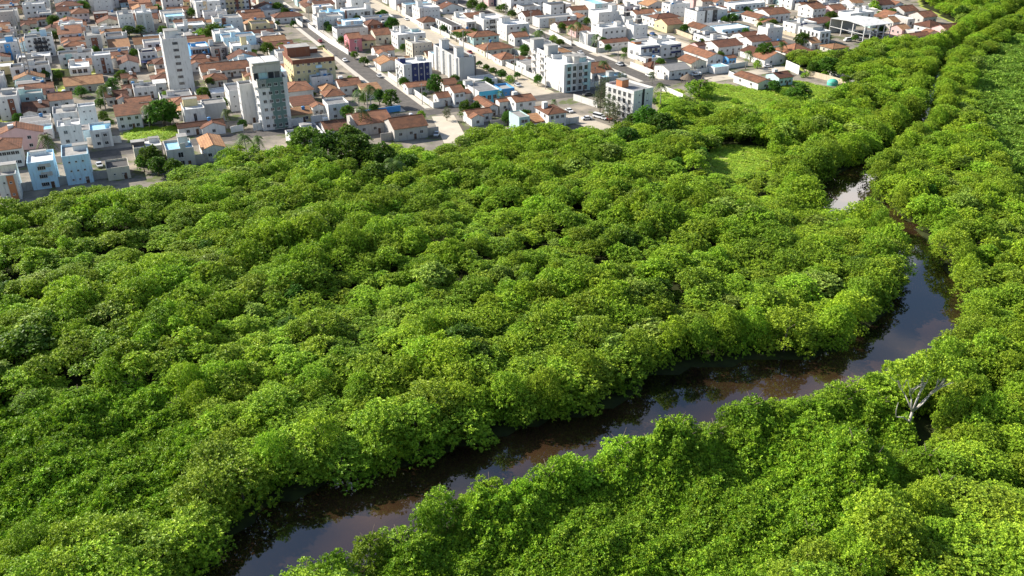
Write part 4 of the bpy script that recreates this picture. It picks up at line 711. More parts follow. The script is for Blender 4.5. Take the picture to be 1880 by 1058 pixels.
# ------------------------------------------------------------------ the rest of the town: lots on the grid between the streets
rf = random.Random(5)
KEEP = []                                          # open spots (field, plots) left free: pixel polygons
KEEP += [wpoly(p) for p in ([(1090, 95), (1175, 90), (1180, 105), (1140, 118), (1100, 108)], [(255, 62), (310, 55), (312, 72), (255, 80)], [(1395, 50), (1465, 40), (1470, 62), (1390, 66)], [(135, 172), (195, 165), (200, 205), (140, 215)], [(1040, 184), (1110, 168), (1165, 205), (1120, 236), (1060, 210)], [(1530, 62), (1690, 40), (1700, 92), (1530, 112)], [(1430, 95), (1530, 90), (1530, 125), (1430, 135)])]
def rect(c, w_, d_, a_, h_):
    ax = Vector((math.cos(R(a_)), math.sin(R(a_)), 0)) * w_ / 2; bx = Vector((-math.sin(R(a_)), math.cos(R(a_)), 0)) * d_ / 2
    q = [PX(*(c + ax * i + bx * j)[:2], z) for i in (-1, 1) for j in (-1, 1) for z in (0, h_)]
    return min(t[0] for t in q), min(t[1] for t in q), max(t[0] for t in q), max(t[1] for t in q), max(t[1] for t in q)
LR = [rect(b_[0], b_[1], b_[2], b_[3], b_[6]) for b_ in BUILT]
SP = [PX(*W(u, v)[:2], 0) for u in (112, 169.5, 226) for v in range(336, 540, 6)] + [PX(*W(u, 328)[:2], 0) for u in range(90, 270, 6)]
def hides(c, w_, d_, a_, h_, tol=.22):
    """would a filler this tall stand in front of a landmark or over a street?"""
    x0, y0, x1, y1, bs = rect(c, w_, d_, a_, h_)
    if any(x0 < p_[0] < x1 and y0 < p_[1] < y1 for p_ in SP): return True
    for X0, Y0, X1, Y1, B_ in LR:
        ox, oy = min(x1, X1) - max(x0, X0), min(y1, Y1) - max(y0, Y0)
        if bs > B_ and ox > 0 and oy > 0 and ox * oy > tol * (X1 - X0) * (Y1 - Y0): return True
    return False
WALLCOL = ['W'] * 11 + ['C', 'C', 'V', 'V', 'G', 'S', 'L', 'M', 'Y']
def on_street(u, v, wu, dv):
    return any(abs(u - s) < 6.4 + wu / 2 for s in US) or any(abs(v - s) < 4.5 + dv / 2 for s in VS)
FILL = 0
COLS = []
for bi in range(-5, 8):
    ua = -2 + 57 * bi + 6.9
    COLS += [ua + 11, ua + 32.5] if bi >= 2 else [ua + 3, ua + 22, ua + 41]
for uc in COLS:
    if 1:
        v = 333.0
        while v < 740:
            lw = rf.uniform(9.5, 13.5); cv = v + lw / 2; v += lw
            p = W(uc, cv); x, y, zc = PX(p.x, p.y, 0)
            if not (-60 < x < 1940 and -25 < y < 420): continue
            if any(abs(cv - s) < 4.4 + lw / 2 for s in VS): continue
            if zone(p.x, p.y) != 'town' or any(inside(p.x, p.y, k) for k in KEEP): continue
            if y < 40 and 560 < x < 640: pass
            dep = rf.uniform(10, 17); wd = lw - rf.uniform(1.2, 2.6); off = rf.uniform(-3, 3)
            typ = rf.random(); ang = GA + (0 if rf.random() < .75 else 90)
            ww, dd_ = (dep, wd) if ang == GA else (wd, dep)
            p = W(uc + off, cv)
            for _ in range(10):
                ok, ov = clear(p, ww, dd_, ang, .35)
                if ok: break
                ww *= .90; dd_ *= .90
                if min(ww, dd_) < 4.2: break
            if not ok: continue
            if rf.random() < .03: continue
            if hides(p, ww, dd_, ang, 3.4, .38): continue
            low = hides(p, ww, dd_, ang, 6.8)
            wc = rf.choice(WALLCOL); root = link('town_house', None, None, p, R(ang)); FILL += 1
            tl = rf.choice([0, 0, 0, 1, 1, 2])
            if typ < .50:
                k = rf.choice(['gx', 'gy', 'hip', 'L', 'J', 'gx', 'mono']); h = rf.choice([3.2, 3.3, 3.5] if low else [3.2, 3.4, 3.6, 4.2, 5.8])
                house(root, ww, dd_, h, k, wc, tl, rf.uniform(.28, .42), rf.choice([None, None, 'w', 'w', 'b', 'tower']))
                root.name = 'tiled_house'; later(root, f"{['orange', 'dark red', 'pale orange'][tl]} roofed {WALLN[wc]} house", 'house', 'houses of the town')
            elif typ < .60:
                h = rf.uniform(3.4, 4.4); house(root, ww, dd_, h, 'par', wc, 0, tank=rf.choice([None, 'b', 'w'])); later(root, f"{WALLN[wc]} house with grey sheet roof", 'house', 'houses of the town')
            else:
                fl = 1 if low else rf.choice([1, 2, 2, 2, 3, 3] if y > 50 else [1, 2, 2, 3, 3, 4, 5])
                while fl > 2 and hides(p, ww, dd_, ang, fl * 2.95 + 2): fl -= 1
                h = fl * 2.95 + .8
                rc = rf.choice(['wh', 'wh', 'cc', 'cc', 'gr', 'dk', 'bl']); st = []
                wc = wc if rf.random() < .5 else 'W'
                if rf.random() < .55: a_ = rf.uniform(.15, .55); st = [(a_, a_ + rf.uniform(.12, .3), rf.choice('DBGVTNCS'))]
                tk = [(rf.uniform(.25, .75), rf.uniform(.4, .75), rf.uniform(2, 3.2), rf.uniform(2, 3), rf.uniform(1.6, 3), wc)] if rf.random() < .75 else []
                if rf.random() < .4: tk.append((rf.uniform(.2, .8), .25, 0, 1.0, 1.0, rf.choice('wwb')))
                flat(root, ww, dd_, h, wc, rc, .7, strips=st, tank=tk, win=(max(2, int(ww / 3.4)), rf.choice(['n', 's', 'ns', 'f'])), lwin=(2, rf.choice(['s', 'n'])), bal=[('f', .3, 2.4, 'W', .9)] if fl > 2 and rf.random() < .4 else [])
                root.name = 'flat_roofed_house'; later(root, f"{['one', 'two', 'three', 'four', 'five'][fl - 1]} storey {WALLN[wc]} flat roofed block", 'apartment block' if fl > 2 else 'house', 'flat roofed blocks of the town')
            BUILT.append((p, ww, dd_, ang, root, '', 4))
# ------------------------------------------------------------------ garden and street walls
def gwall(pts, h, mat, label, cap=None, z=0.0, name='garden_wall'):
    """a wall 0.2 m thick along a polyline of ground points"""
    p = [Vector((a[0], a[1], 0)) for a in pts]; m = MB(); c0 = p[0].copy()
    for a, b_ in zip(p[:-1], p[1:]):
        dr = (b_ - a).normalized(); nn = Vector((-dr.y, dr.x, 0)) * .11; a2 = a - c0 - dr * .1; b2 = b_ - c0 + dr * .1
        vs = [a2 - nn, b2 - nn, b2 + nn, a2 + nn]; m.add([(q.x, q.y, -.05) for q in vs] + [(q.x, q.y, h) for q in vs], [(0, 1, 5, 4), (1, 2, 6, 5), (2, 3, 7, 6), (3, 0, 4, 7), (4, 5, 6, 7)], 0)
        n_ = int((b_ - a).length / 4)
        for k in range(1, n_):
            q = a - c0 + dr * (b_ - a).length * k / n_; e_ = dr * .14; f_ = nn * 1.35; w4 = [q - e_ - f_, q + e_ - f_, q + e_ + f_, q - e_ + f_]
            m.add([(s.x, s.y, -.05) for s in w4] + [(s.x, s.y, h + .06) for s in w4], [(0, 1, 5, 4), (1, 2, 6, 5), (2, 3, 7, 6), (3, 0, 4, 7), (4, 5, 6, 7)], 0)
    o = m.obj(name, mat); o.location = c0
    if label: tag(o, label, 'wall')
    return o
for pts, h, mat, lab in (
    ([(713, 141), (796, 199), (874, 184)], 2.4, WHITEW, 'bright white corner wall along the main street and round its corner'),
    ([(566, 51), (604, 79), (640, 101)], 2.6, WHITEW, 'white street wall on the far side of the main street by the pink house'),
    ([(532, 34), (556, 51)], 2.8, WHITEW, 'short bright white wall below the striped tower'),
    ([(668, 213), (735, 204)], 2.3, BLUEW, 'bright blue street wall beside the palms'),
    ([(843, 82), (951, 133), (1028, 168)], 2.5, WHITEW, 'long white street wall leading to the block with round balconies'),
    ([(1028, 169), (1045, 166.5), (1098, 158)], 2.2, WHITEW, 'low white front wall of the block with round balconies'),
    ([(745, 34), (783, 54)], 2.4, WHITEW, 'white street wall beside the block with two wings'),
    ([(791, 55), (826, 71)], 2.2, WHITEW, 'white wall in front of the long dark terrace roof'),
    ([(1053, 184), (1096, 198)], 2.6, WHITEW, 'lone white wall across the grassy plot'),
    ([(977, 239), (1062, 225)], 2.4, WHITEW, 'pale wall of the red hip roofed house at the forest edge'),
    ([(1008, 62), (1049, 84)], 2.2, WHITEW, 'white street wall behind the street shrubs'),
    ([(1053, 82), (1094, 97), (1164, 88)], 2.2, WHITEW, 'weathered white corner wall below the red tiled porch'),
    ([(1157, 122), (1219, 146)], 2.3, WHITEW, 'white street wall in front of the banded house'),
    ([(1222, 146), (1302, 132), (1372, 121)], 2.2, WHITEW, 'white street wall with gates beside the parked pickup'),
    ([(425, 244), (447, 240)], 2.4, WHITEW, 'short white wall behind the young palm'),
    ([(466, 240), (557, 229)], 2.8, WHITEW, 'white wall in front of the green and white tower'),
    ([(572, 225), (600, 221)], 2.6, WHITEW, 'white wall with dark gate right of the green tower'),
    ([(-8, 358), (28, 354), (183, 329), (238, 323)], 2.8, GREYW, 'long grey canal wall below the pale blue blocks'),
    ([(330, 307), (382, 299)], 3.4, GREYW, 'grey wall under the house with the roof pool'),
    ([(-5, 238), (96, 233)], 2.6, WHITEW, 'white wall along the lane at the left edge'),
    ([(219, 234), (298, 227), (300, 212)], 2.6, GREYW, 'grey stained wall behind the small grass plot'),
    ([(162, 266), (223, 262)], 2.6, WHITEW, 'low white wall in front of the blue roof deck house'),
    ([(1228, 57), (1270, 73)], 2.4, BEIGEW, 'yellow grey wall beside the ochre walled house'),
    ([(1262, 57), (1308, 75)], 2.8, BEIGEW, 'yellowish yard wall of the white gabled house'),
    ([(1308, 76), (1357, 67)], 2.6, GREYW, 'grey wall in front of the pale blue carport house'),
    ([(1442, 126), (1466, 137)], 4.0, WHITEW, 'tall blank white wall panel at the street bend'),
    ([(1476, 137), (1523, 149), (1574, 164)], 2.4, BEIGEW, 'long beige wall running into the trees'),
    ([(1519, 137), (1575, 153)], 2.4, WHITEW, 'white wall inside the beige yard'),
    ([(1457, 38), (1510, 50)], 2.6, BEIGEW, 'beige wall behind the white shell'),
    ([(1389, 63), (1464, 54)], 3.0, GREYW, 'dark grey wall below the bushy plot'),
    ([(1213, 165), (1253, 183)], 2.4, WHITEW, 'white wall running down into the dry grass'),
    ([(132, 163), (181, 156)], 2.6, WHITEW, 'white wall left of the tall palm'),
    ([(38, 160), (82, 157)], 2.6, WHITEW, 'white wall with blue gate below the big power pole'),
    ([(255, 56), (306, 51)], 2.8, GREYW, 'blue grey wall behind the sandy plot'),
    ([(306, 51), (395, 41)], 2.6, GREYW, 'grey wall below the striped tower'),
    ([(1338, 139), (1382, 160)], 2.2, WHITEW, 'white side wall of the red roofed plot by the field'),
    ([(700, 260), (805, 247)], 3.0, GREYW, 'stained grey wall below the brick gabled house'),
    ([(675, 112), (712, 110)], 2.6, GREYW, 'curved grey yard wall of the stepped orange roof house'),
    ([(350, 128), (432, 118)], 2.6, GREYW, 'pale capped wall below the brown two storey house'),
    ([(901, 232), (940, 230)], 2.4, GREYW, 'dark grey wall below the grey house with green canopy'),
    ([(1000, 120), (935, 95)], 2.3, WHITEW, 'white garden wall behind the orange hip roofs')):
    gwall([G(*q) for q in pts], h, mat, lab)
# lot walls of the other houses
nlot = 0
for c, w_, d_, a_, r_, sh, h_ in BUILT[NMARK:]:
    if rf.random() < .30: continue
    ax = Vector((math.cos(R(a_)), math.sin(R(a_)), 0)); bx = Vector((-ax.y, ax.x, 0)); e_ = .9; g_ = rf.uniform(1.6, 3.2)
    q = [c - ax * (w_ / 2 + e_) + bx * d_ / 2, c - ax * (w_ / 2 + e_) - bx * (d_ / 2 + g_), c + ax * (w_ / 2 + e_) - bx * (d_ / 2 + g_), c + ax * (w_ / 2 + e_) + bx * d_ / 2]
    if a_ != GA: q = q[1:]
    if any(on_street(*UV(s), -3.6, -1) for s in q): continue
    bad = False
    for s, t_ in zip(q[:-1], q[1:]):
        for k in range(7):
            m_ = s.lerp(t_, k / 6)
            for c2, w2, d2, a2, r2, s2, h2 in BUILT:
                if r2 is r_: continue
                v_ = m_ - c2; ca, sa = math.cos(R(a2)), math.sin(R(a2))
                if abs(v_.x * ca + v_.y * sa) < w2 / 2 + .25 and abs(-v_.x * sa + v_.y * ca) < d2 / 2 + .25: bad = True
    if bad: continue
    mt, nm = rf.choice([(WHITEW, 'white'), (WHITEW, 'white'), (GREYW, 'grey'), (BEIGEW, 'beige')])
    later(gwall(q, rf.choice([1.9, 2.2, 2.5]), mt, None, name='yard_wall'), f"{nm} yard wall", 'wall', 'yard walls'); nlot += 1
print('fill', FILL, 'lot walls', nlot)
# ------------------------------------------------------------------ street poles with crossarms and wires
def pole(x, y, h=9.0, lab=None, arm=0.0):
    rt = link('utility_pole', None, None, (x, y, 0), R(GA + arm)); m = MB(); m.tube([(0, 0, -.2), (0, 0, h)], [.19, .11], 6); m.obj('post', CONC, rt)
    m = MB(); m.box(-1, 1, -.06, .06, h - .9, h - .75); m.obj('crossarm', BARK, rt)
    m = MB()
    for s in (-.9, -.3, .3, .9): m.tube([(s, 0, h - .75), (s, 0, h - .5)], .06, 5)
    m.obj('insulators', TANKW, rt)
    if lab: tag(rt, lab, 'pole', 'utility poles')
    else: later(rt, 'slim concrete utility pole', 'pole', 'utility poles')
    return rt
for u in (112, 169.5, 226):
    for i, v in enumerate((340, 372, 404, 436, 470, 505, 540)): p = W(u + 5.3, v); pole(p.x, p.y)
for u in (60, 92, 138, 196, 250): p = W(u, 333.6); pole(p.x, p.y, 9.5, arm=90)
# ladder-like pair of tall poles at the left
rt = link('power_pole', None, None, G(57, 156), R(GA)); tag(rt, 'tall twin post power pole with crossbars at the left', 'pole')
m = MB(); m.tube([(-.8, 0, -.2), (-.8, 0, 30)], [.28, .18], 6); m.tube([(.8, 0, -.2), (.8, 0, 30)], [.28, .18], 6); m.obj('post', CONC, rt)
m = MB()
for k in range(14): m.box(-.75, .75, -.07, .07, 2 + k * 2, 2.2 + k * 2)
m.obj('crossbar', CONC, rt)
# ------------------------------------------------------------------ vehicles
CARP = {}
def car_meshes(kind):
    if kind in CARP: return CARP[kind]
    Lh = dict(car=2.1, pickup=2.6, van=2.5, truck=3.4)[kind]; m = MB(); hw = .86
    prof = {'car': [(-2.1, .35), (-2.1, .85), (-1.2, .95), (1.35, .98), (2.1, .9), (2.1, .35)], 'pickup': [(-2.6, .4), (-2.6, 1.0), (2.6, 1.0), (2.6, .4)], 'van': [(-2.5, .4), (-2.5, 1.05), (-1.9, 1.1), (2.5, 1.1), (2.5, .4)], 'truck': [(-3.4, .6), (-3.4, 1.2), (3.4, 1.2), (3.4, .6)]}[kind]
    n_ = len(prof); vs = [(x, s * hw, z) for s in (-1, 1) for x, z in prof]
    m.add(vs, [tuple(range(n_)), tuple(range(n_, 2 * n_))[::-1]] + [(i, n_ + i, n_ + (i + 1) % n_, (i + 1) % n_) for i in range(n_)])
    body = m
    cab = {'car': [(-1.15, .94), (-.55, 1.45), (.95, 1.45), (1.6, .96)], 'pickup': [(-1.3, 1.0), (-.8, 1.65), (.4, 1.65), (.6, 1.0)], 'van': [(-1.9, 1.09), (-1.4, 1.95), (2.4, 1.95), (2.48, 1.09)], 'truck': [(-3.4, 1.2), (-3.2, 2.4), (-1.9, 2.4), (-1.8, 1.2)]}[kind]
    g = MB(); hc = .74; vs = [(x, s * (hw - .03 if i in (0, 3) else hc), z) for s in (-1, 1) for i, (x, z) in enumerate(cab)]
    g.add(vs, [(0, 1, 2, 3), (7, 6, 5, 4), (0, 4, 5, 1), (2, 6, 7, 3)])
    rf_ = MB(); rf_.box(cab[1][0] - .02, cab[2][0] + .02, -hc - .02, hc + .02, cab[1][1] - .04, cab[1][1] + .04)
    if kind == 'pickup': rf_.box(.75, 2.5, -.84, -.76, 1.003, 1.35); rf_.box(.75, 2.5, .76, .84, 1.003, 1.35); rf_.box(2.5, 2.58, -.84, .84, 1.003, 1.35)
    if kind == 'truck': rf_.box(-1.6, 3.4, -1.0, 1.0, 1.203, 2.8)
    wh = MB(); n_ = 12
    for k, s in enumerate((0,)): wh.tube([(0, -.1, 0), (0, .1, 0)], [.33, .33], 12)
    hd = MB(); hd.box(-.04, .03, -.16, .16, -.08, .08)
    CARP[kind] = (body, g, rf_, wh.mesh('wheel', [pmat('tyre', (.02, .02, .02), .8)]), hd.mesh('headlight', [pmat('lamp_lens', (.7, .7, .68), .2)]), Lh); return CARP[kind]
def car(px, py, kind, col, rz, lab, name=None, z=.03):
    p = G(px, py) if px is not None else py; body, g, rf_, wm_, hm, Lh = car_meshes(kind); c = dict(white=(.75, .75, .75), silver=(.5, .51, .52), dark=(.05, .05, .055), red=(.25, .03, .025), blue=(.06, .14, .35), yellow=(.6, .45, .08))[col]
    pm = pmat('car_paint_' + col, c, .3, .04, .5, .1, 0, .5)
    rt = link(name or ('parked_' + kind), None, None, (p.x, p.y, z), R(rz)); tag(rt, lab, kind, 'parked vehicles')
    body.obj('body', pm, rt); g.obj('side_windows', GLASS, rt); rf_.obj('roof_panel', pm, rt)
    for sx in (-.62, .62):
        for sy in (-.8, .8): put(rt, wm_, 'wheel', sx * Lh, sy, .33)
    for sy in (-.6, .6): put(rt, hm, 'headlight', -Lh, sy, .72)
    return rt
A90 = GA + 90
car(183, 306, 'car', 'silver', A90 + 8, 'silver car parked beside the low building with dark roof panels')
car(1045, 206, 'car', 'white', A90, 'white car on the pale lane beside the grassy plot')
car(1077, 220, 'car', 'white', GA - 10, 'white car nearest the pale wall on the dirt parking')
car(1099, 217, 'van', 'white', A90 + 20, 'white van among the cars below the feathery trees')
car(1107, 219, 'car', 'silver', A90 + 10, 'silver car beside the white van below the feathery trees')
car(1116, 220, 'car', 'red', A90 + 10, 'dark red car below the feathery trees')
car(1079, 176, 'car', 'dark', GA, 'dark car on the cross street before the block with round balconies')
car(1277, 139, 'pickup', 'white', GA, 'white pickup along the white wall with gates')
car(1141, 120, 'car', 'dark', A90, 'dark car on the sandy plot near the street palm')
car(478, 12, 'car', 'white', A90, 'white car on the street at the top beside the striped tower')
car(795, 245, 'car', 'silver', GA + 60, 'silver car beside the brick gabled house')
car(802, 249, 'car', 'white', GA + 60, 'white car at the forest end of the main street')
car(1556, 76, 'van', 'white', GA, 'white van parked in front of the depot hall')
car(1566, 64, 'truck', 'white', A90, 'white truck standing under the left side of the depot hall')
car(1594, 66, 'truck', 'white', A90 + 6, 'white truck standing in the middle of the depot hall')
car(1612, 66, 'truck', 'silver', A90 - 4, 'silver truck at the right end of the depot hall')
car(1578, 74, 'pickup', 'silver', GA + 20, 'silver pickup in the depot yard')
car(1590, 77, 'car', 'dark', GA + 10, 'dark car in the depot yard')
car(1466, 122, 'car', 'silver', GA, 'silver car at the street bend below the villa')
car(1408, 124, 'car', 'white', GA - 4, 'white car in the shade of the dark street tree')
for i, (u, v, k, cl) in enumerate(((115, 392, 'car', 'silver'), (109, 430, 'car', 'white'), (172, 420, 'car', 'red'), (166, 385, 'pickup', 'white'), (228, 365, 'car', 'silver'), (223, 430, 'car', 'dark'), (115, 520, 'car', 'dark'), (172, 520, 'car', 'white'), (109, 362, 'car', 'white'), (115, 455, 'car', 'silver'), (109, 480, 'car', 'red'), (166, 350, 'car', 'silver'), (172, 455, 'car', 'white'), (229, 340, 'car', 'white'), (223, 395, 'car', 'silver'), (229, 455, 'car', 'white'), (229, 500, 'car', 'silver'), (166, 480, 'car', 'dark'), (283, 420, 'car', 'blue'), (286, 380, 'car', 'white'))):
    later(car(None, W(u, v), k, cl, A90, 'x'), f'{cl} {k} in the street', k, 'parked vehicles')
# thatched hut and green tent
rt = link('thatched_hut', None, None, G(1262, 153), 0); tag(rt, 'round thatched hut roof on posts beside the street', 'hut')
m = MB(); n_ = 14; vs = [(3.6 * math.cos(2 * math.pi * k / n_), 3.6 * math.sin(2 * math.pi * k / n_), 2.1) for k in range(n_)] + [(.3 * math.cos(2 * math.pi * k / n_), .3 * math.sin(2 * math.pi * k / n_), 4.3) for k in range(n_)]
m.add(vs, [(k, (k + 1) % n_, n_ + (k + 1) % n_, n_ + k) for k in range(n_)] + [tuple(range(n_, 2 * n_)), tuple(range(n_))[::-1]]); m.obj('thatch', pmat('thatch', (.13, .10, .075), .95, .3, 3, .4, .6), rt)
m = MB()
for k in range(6): m.tube([(2.8 * math.cos(k * 1.047), 2.8 * math.sin(k * 1.047), 0), (2.8 * math.cos(k * 1.047), 2.8 * math.sin(k * 1.047), 2.2)], .1, 5)
m.obj('posts', BARK, rt)
rt = link('garden_tent', None, None, G(1528, 156), 0); tag(rt, 'green domed garden tent beside the beige wall', 'tent')
m = MB(); n_ = 12; rr_ = [(2.4, .0), (2.4, 1.4), (2.0, 2.0), (1.2, 2.5), (.1, 2.7)]; m.add([(r * math.cos(2 * math.pi * k / n_), r * math.sin(2 * math.pi * k / n_), z) for r, z in rr_ for k in range(n_)], [(i * n_ + k, i * n_ + (k + 1) % n_, (i + 1) * n_ + (k + 1) % n_, (i + 1) * n_ + k) for i in range(4) for k in range(n_)] + [tuple(4 * n_ + k for k in range(n_))])
m.obj('canopy', pmat('green_canvas', (.08, .42, .30), .6, .1), rt, True)
m = MB(); m.tube([(2.45 * math.cos(a * math.pi / 6), 2.45 * math.sin(a * math.pi / 6), 1.4) for a in range(13)], .05, 4); m.obj('hoop', METAL, rt)
# ------------------------------------------------------------------ foliage meshes: thousands of small leaves on lumpy crowns
def cards(P_, Nn, size, asp, rg):
    """one small folded leaf (two triangles as a quad) per point"""
    n_ = len(P_); t = rg.normal(size=(n_, 3)); t -= (t * Nn).sum(1, keepdims=True) * Nn; t /= np.linalg.norm(t, axis=1, keepdims=True) + 1e-9
    b_ = np.cross(Nn, t); s = size * rg.uniform(.65, 1.35, (n_, 1))
    a = P_ + t * s * .5; c = P_ - t * s * .5; k = Nn * s * .12
    d = P_ + b_ * s * .5 * asp - k; e_ = P_ - b_ * s * .5 * asp - k
    V_ = np.stack([a, d, c, e_], 1).reshape(-1, 3); F_ = np.arange(4 * n_).reshape(-1, 4); return V_, F_
def rosettes(C_, ax, nl, ln, asp, rg, droop=.25):
    """leafy shoots: long leaves fanning out round an axis from each point C_; one tint per shoot"""
    n_ = len(C_); t1 = np.cross(ax, rg.normal(size=ax.shape)); t1 /= np.linalg.norm(t1, axis=1, keepdims=True) + 1e-9; t2 = np.cross(ax, t1)
    ph = rg.uniform(0, 6.28, (n_, nl)); op = rg.uniform(.25, 1.25, (n_, nl)); L_ = ln * rg.uniform(.7, 1.3, (n_, nl)) * rg.uniform(.8, 1.25, (n_, 1))
    ra = np.cos(ph)[..., None] * t1[:, None] + np.sin(ph)[..., None] * t2[:, None]; d = np.cos(op)[..., None] * ax[:, None] + np.sin(op)[..., None] * ra
    nn = np.sin(op)[..., None] * ax[:, None] - np.cos(op)[..., None] * ra; sd_ = np.cross(d, nn)
    b0 = C_[:, None] + d * (L_ * .12)[..., None]; mid = b0 + d * (L_ * .55)[..., None]; tip = b0 + d * L_[..., None] - np.array([0, 0, 1.]) * (L_ * droop * np.sin(op))[..., None]
    wv = sd_ * (L_ * asp * .5)[..., None]; V_ = np.stack([b0, mid + wv, tip, mid - wv], 2).reshape(-1, 3); F_ = np.arange(len(V_)).reshape(-1, 4)
    return V_, F_, np.repeat(rg.uniform(0, 1, n_), nl * 4)
def tinted(name, V_, F_, T_, mat):
    me = npmesh(name, V_, F_, [mat]); a = me.attributes.new('tint', 'FLOAT', 'POINT'); a.data.foreach_set('value', T_.astype(np.float32)); return me
def crown(name, seed, lobes, ncard, size, mat, asp=.42, up=.75, jit=.35, inner=.22, zmin=None, nl=11):
    """lobes: (x,y,z,rx,rz). Shoots sit on the lobe shells, where no other lobe covers them, with some deeper in"""
    rg = np.random.default_rng(seed); C = np.array([l_[:3] for l_ in lobes]); A = np.array([[l_[3], l_[3], l_[4]] for l_ in lobes])
    ns = max(20, ncard // nl); area = A[:, 0] ** 2; pk = rg.choice(len(lobes), size=int(ns * 2.4), p=area / area.sum())
    d = rg.normal(size=(len(pk), 3)); d[:, 2] += .3; d /= np.linalg.norm(d, axis=1, keepdims=True)
    rr = np.where(rg.random(len(pk)) < inner, rg.uniform(.4, .85, len(pk)), rg.uniform(.72, 1.18, len(pk)))
    P_ = C[pk] + d * A[pk] * rr[:, None]; keep = np.ones(len(P_), bool)
    for i in range(len(lobes)): keep &= ~((np.linalg.norm((P_ - C[i]) / A[i], axis=1) < .66) & (pk != i))
    if zmin is not None: keep &= P_[:, 2] > zmin
    P_ = P_[keep][:ns]; d = d[keep][:ns]; ax_ = d * .6 + np.array([0, 0, up]) + rg.normal(size=d.shape) * jit; ax_ /= np.linalg.norm(ax_, axis=1, keepdims=True)
    V_, F_, T_ = rosettes(P_, ax_, nl, size * 1.35, asp, rg); return tinted(name, V_, F_, T_, mat)
def lobes_round(seed, R_, z0, z1, n_, lo=.17, hi=.40, flat=.8):
    """small clumps over a loose dome, some sticking out, with gaps between them"""
    r = random.Random(seed); zc = (z0 + z1) / 2; out = [(0, 0, zc, R_ * .50, (z1 - z0) * .34)]
    for k in range(n_):
        a = 2.399 * k + r.uniform(-.4, .4); t_ = (k + .5) / n_; q = R_ * (t_ ** .5) * r.uniform(.62, .92); rr = R_ * (lo + (hi - lo) * r.random() ** 1.5)
        z = z0 + (z1 - z0) * (1 - .72 * (q / R_) ** 2) * r.uniform(.80, 1.0) - rr * flat
        out.append((math.cos(a) * q, math.sin(a) * q, z, rr, rr * flat))
    for k in range(n_ // 3):
        a = r.uniform(0, 6.28); q = R_ * r.uniform(.5, .85); rr = R_ * r.uniform(lo, hi); out.append((math.cos(a) * q, math.sin(a) * q, z0 + (z1 - z0) * r.uniform(.1, .4), rr, rr * flat))
    return out
def lobes_skirt(seed, R_, z1, n_):
    out = lobes_round(seed, R_, z1 * .35, z1, n_); r = random.Random(seed + 50)
    for k in range(n_):
        a = 2.399 * k + r.uniform(-.3, .3); z = r.uniform(.06, .6) * z1; q = R_ * r.uniform(.55, .95); rr = R_ * r.uniform(.2, .34); out.append((math.cos(a) * q, math.sin(a) * q, max(z, rr * .7), rr, rr * r.uniform(.8, 1.3)))
    return out
MANG = []                                           # (mesh, nominal radius, nominal height)
for k in range(7): MANG.append((crown('crown', 100 + k, lobes_round(100 + k, 3.2, 3.6 + .25 * (k % 3), 9.0, 15 + 2 * (k % 4)), 5600, .26, LEAF, zmin=2.6), 3.2, 9.0))
for k in range(3): MANG.append((crown('crown', 140 + k, lobes_round(140 + k, 2.2, 3.6, 9.0, 10, .28, .44, 1.25), 3400, .26, LEAF, zmin=2.5), 2.2, 9.0))
MANGS = MANG[7:]; MANGM = MANG[:7]
MANGB = [(crown('crown', 180 + k, lobes_round(180 + k, 5.2, 3.2, 9.6, 30 + 3 * k, .13, .27, .85), 11500, .24, LEAF, zmin=2.2), 5.2, 9.6) for k in range(6)]
MANGO_ = [(crown('crown', 160 + k, lobes_round(160 + k, 3.0, 3.2, 9.4, 13 + k, .2, .42, 1.0), 4600, .30, LEAF2, zmin=2.4), 3.0, 9.4) for k in range(2)]
MANGO_.append((crown('crown', 170, lobes_round(170, 3.4, 3.2, 9.0, 16, .2, .36), 4200, .34, LEAFD, zmin=2.4), 3.4, 9.0))
BANK = [(crown('crown', 200 + k, lobes_skirt(200 + k, 4.0, 9.5, 18), 15000, .225, LEAF, zmin=.1), 4.0, 9.5) for k in range(4)]
VINEC = [(crown('crown', 240 + k, lobes_skirt(240 + k, 3.6, 6.5, 14), 12000, .225, LEAFV, zmin=.1), 3.6, 6.5) for k in range(3)]
BROAD = [(crown('crown', 260 + k, lobes_round(260 + k, 5.0, 2.2, 10, 24, .18, .30, .85), 6500, .48, LEAFD, zmin=1.2), 5.0, 10.0) for k in range(4)]
OVAL = [(crown('crown', 280 + k, lobes_round(280 + k, 3.2, 1.4, 9, 18, .24, .36, 1.2), 4200, .42, LEAFD, zmin=.8), 3.2, 9.0) for k in range(2)]
BUSH = [(crown('crown', 290 + k, lobes_round(290 + k, 1.6, .1, 2.4, 7, .3, .45, .8), 700, .34, LEAFV if k % 2 else LEAFD, zmin=.02), 1.6, 2.4) for k in range(4)]
UMBR = [(crown('crown', 300, lobes_round(300, 5.5, 4.2, 6.6, 18, .18, .28, .5), 4200, .36, LEAFD, zmin=3.0), 5.5, 6.6)]
FEATH = [(crown('crown', 310 + k, [(0, 0, 5 + 1.6 * q, 2.6 - .25 * q, 1.5) for q in range(6)] + [(1.4 * math.cos(q * 1.9), 1.4 * math.sin(q * 1.9), 4 + q * 1.1, 1.3, 1.2) for q in range(8)], 2400, .62, LEAFG, .13, .5, .6, .5), 2.8, 15.0) for k in range(2)]
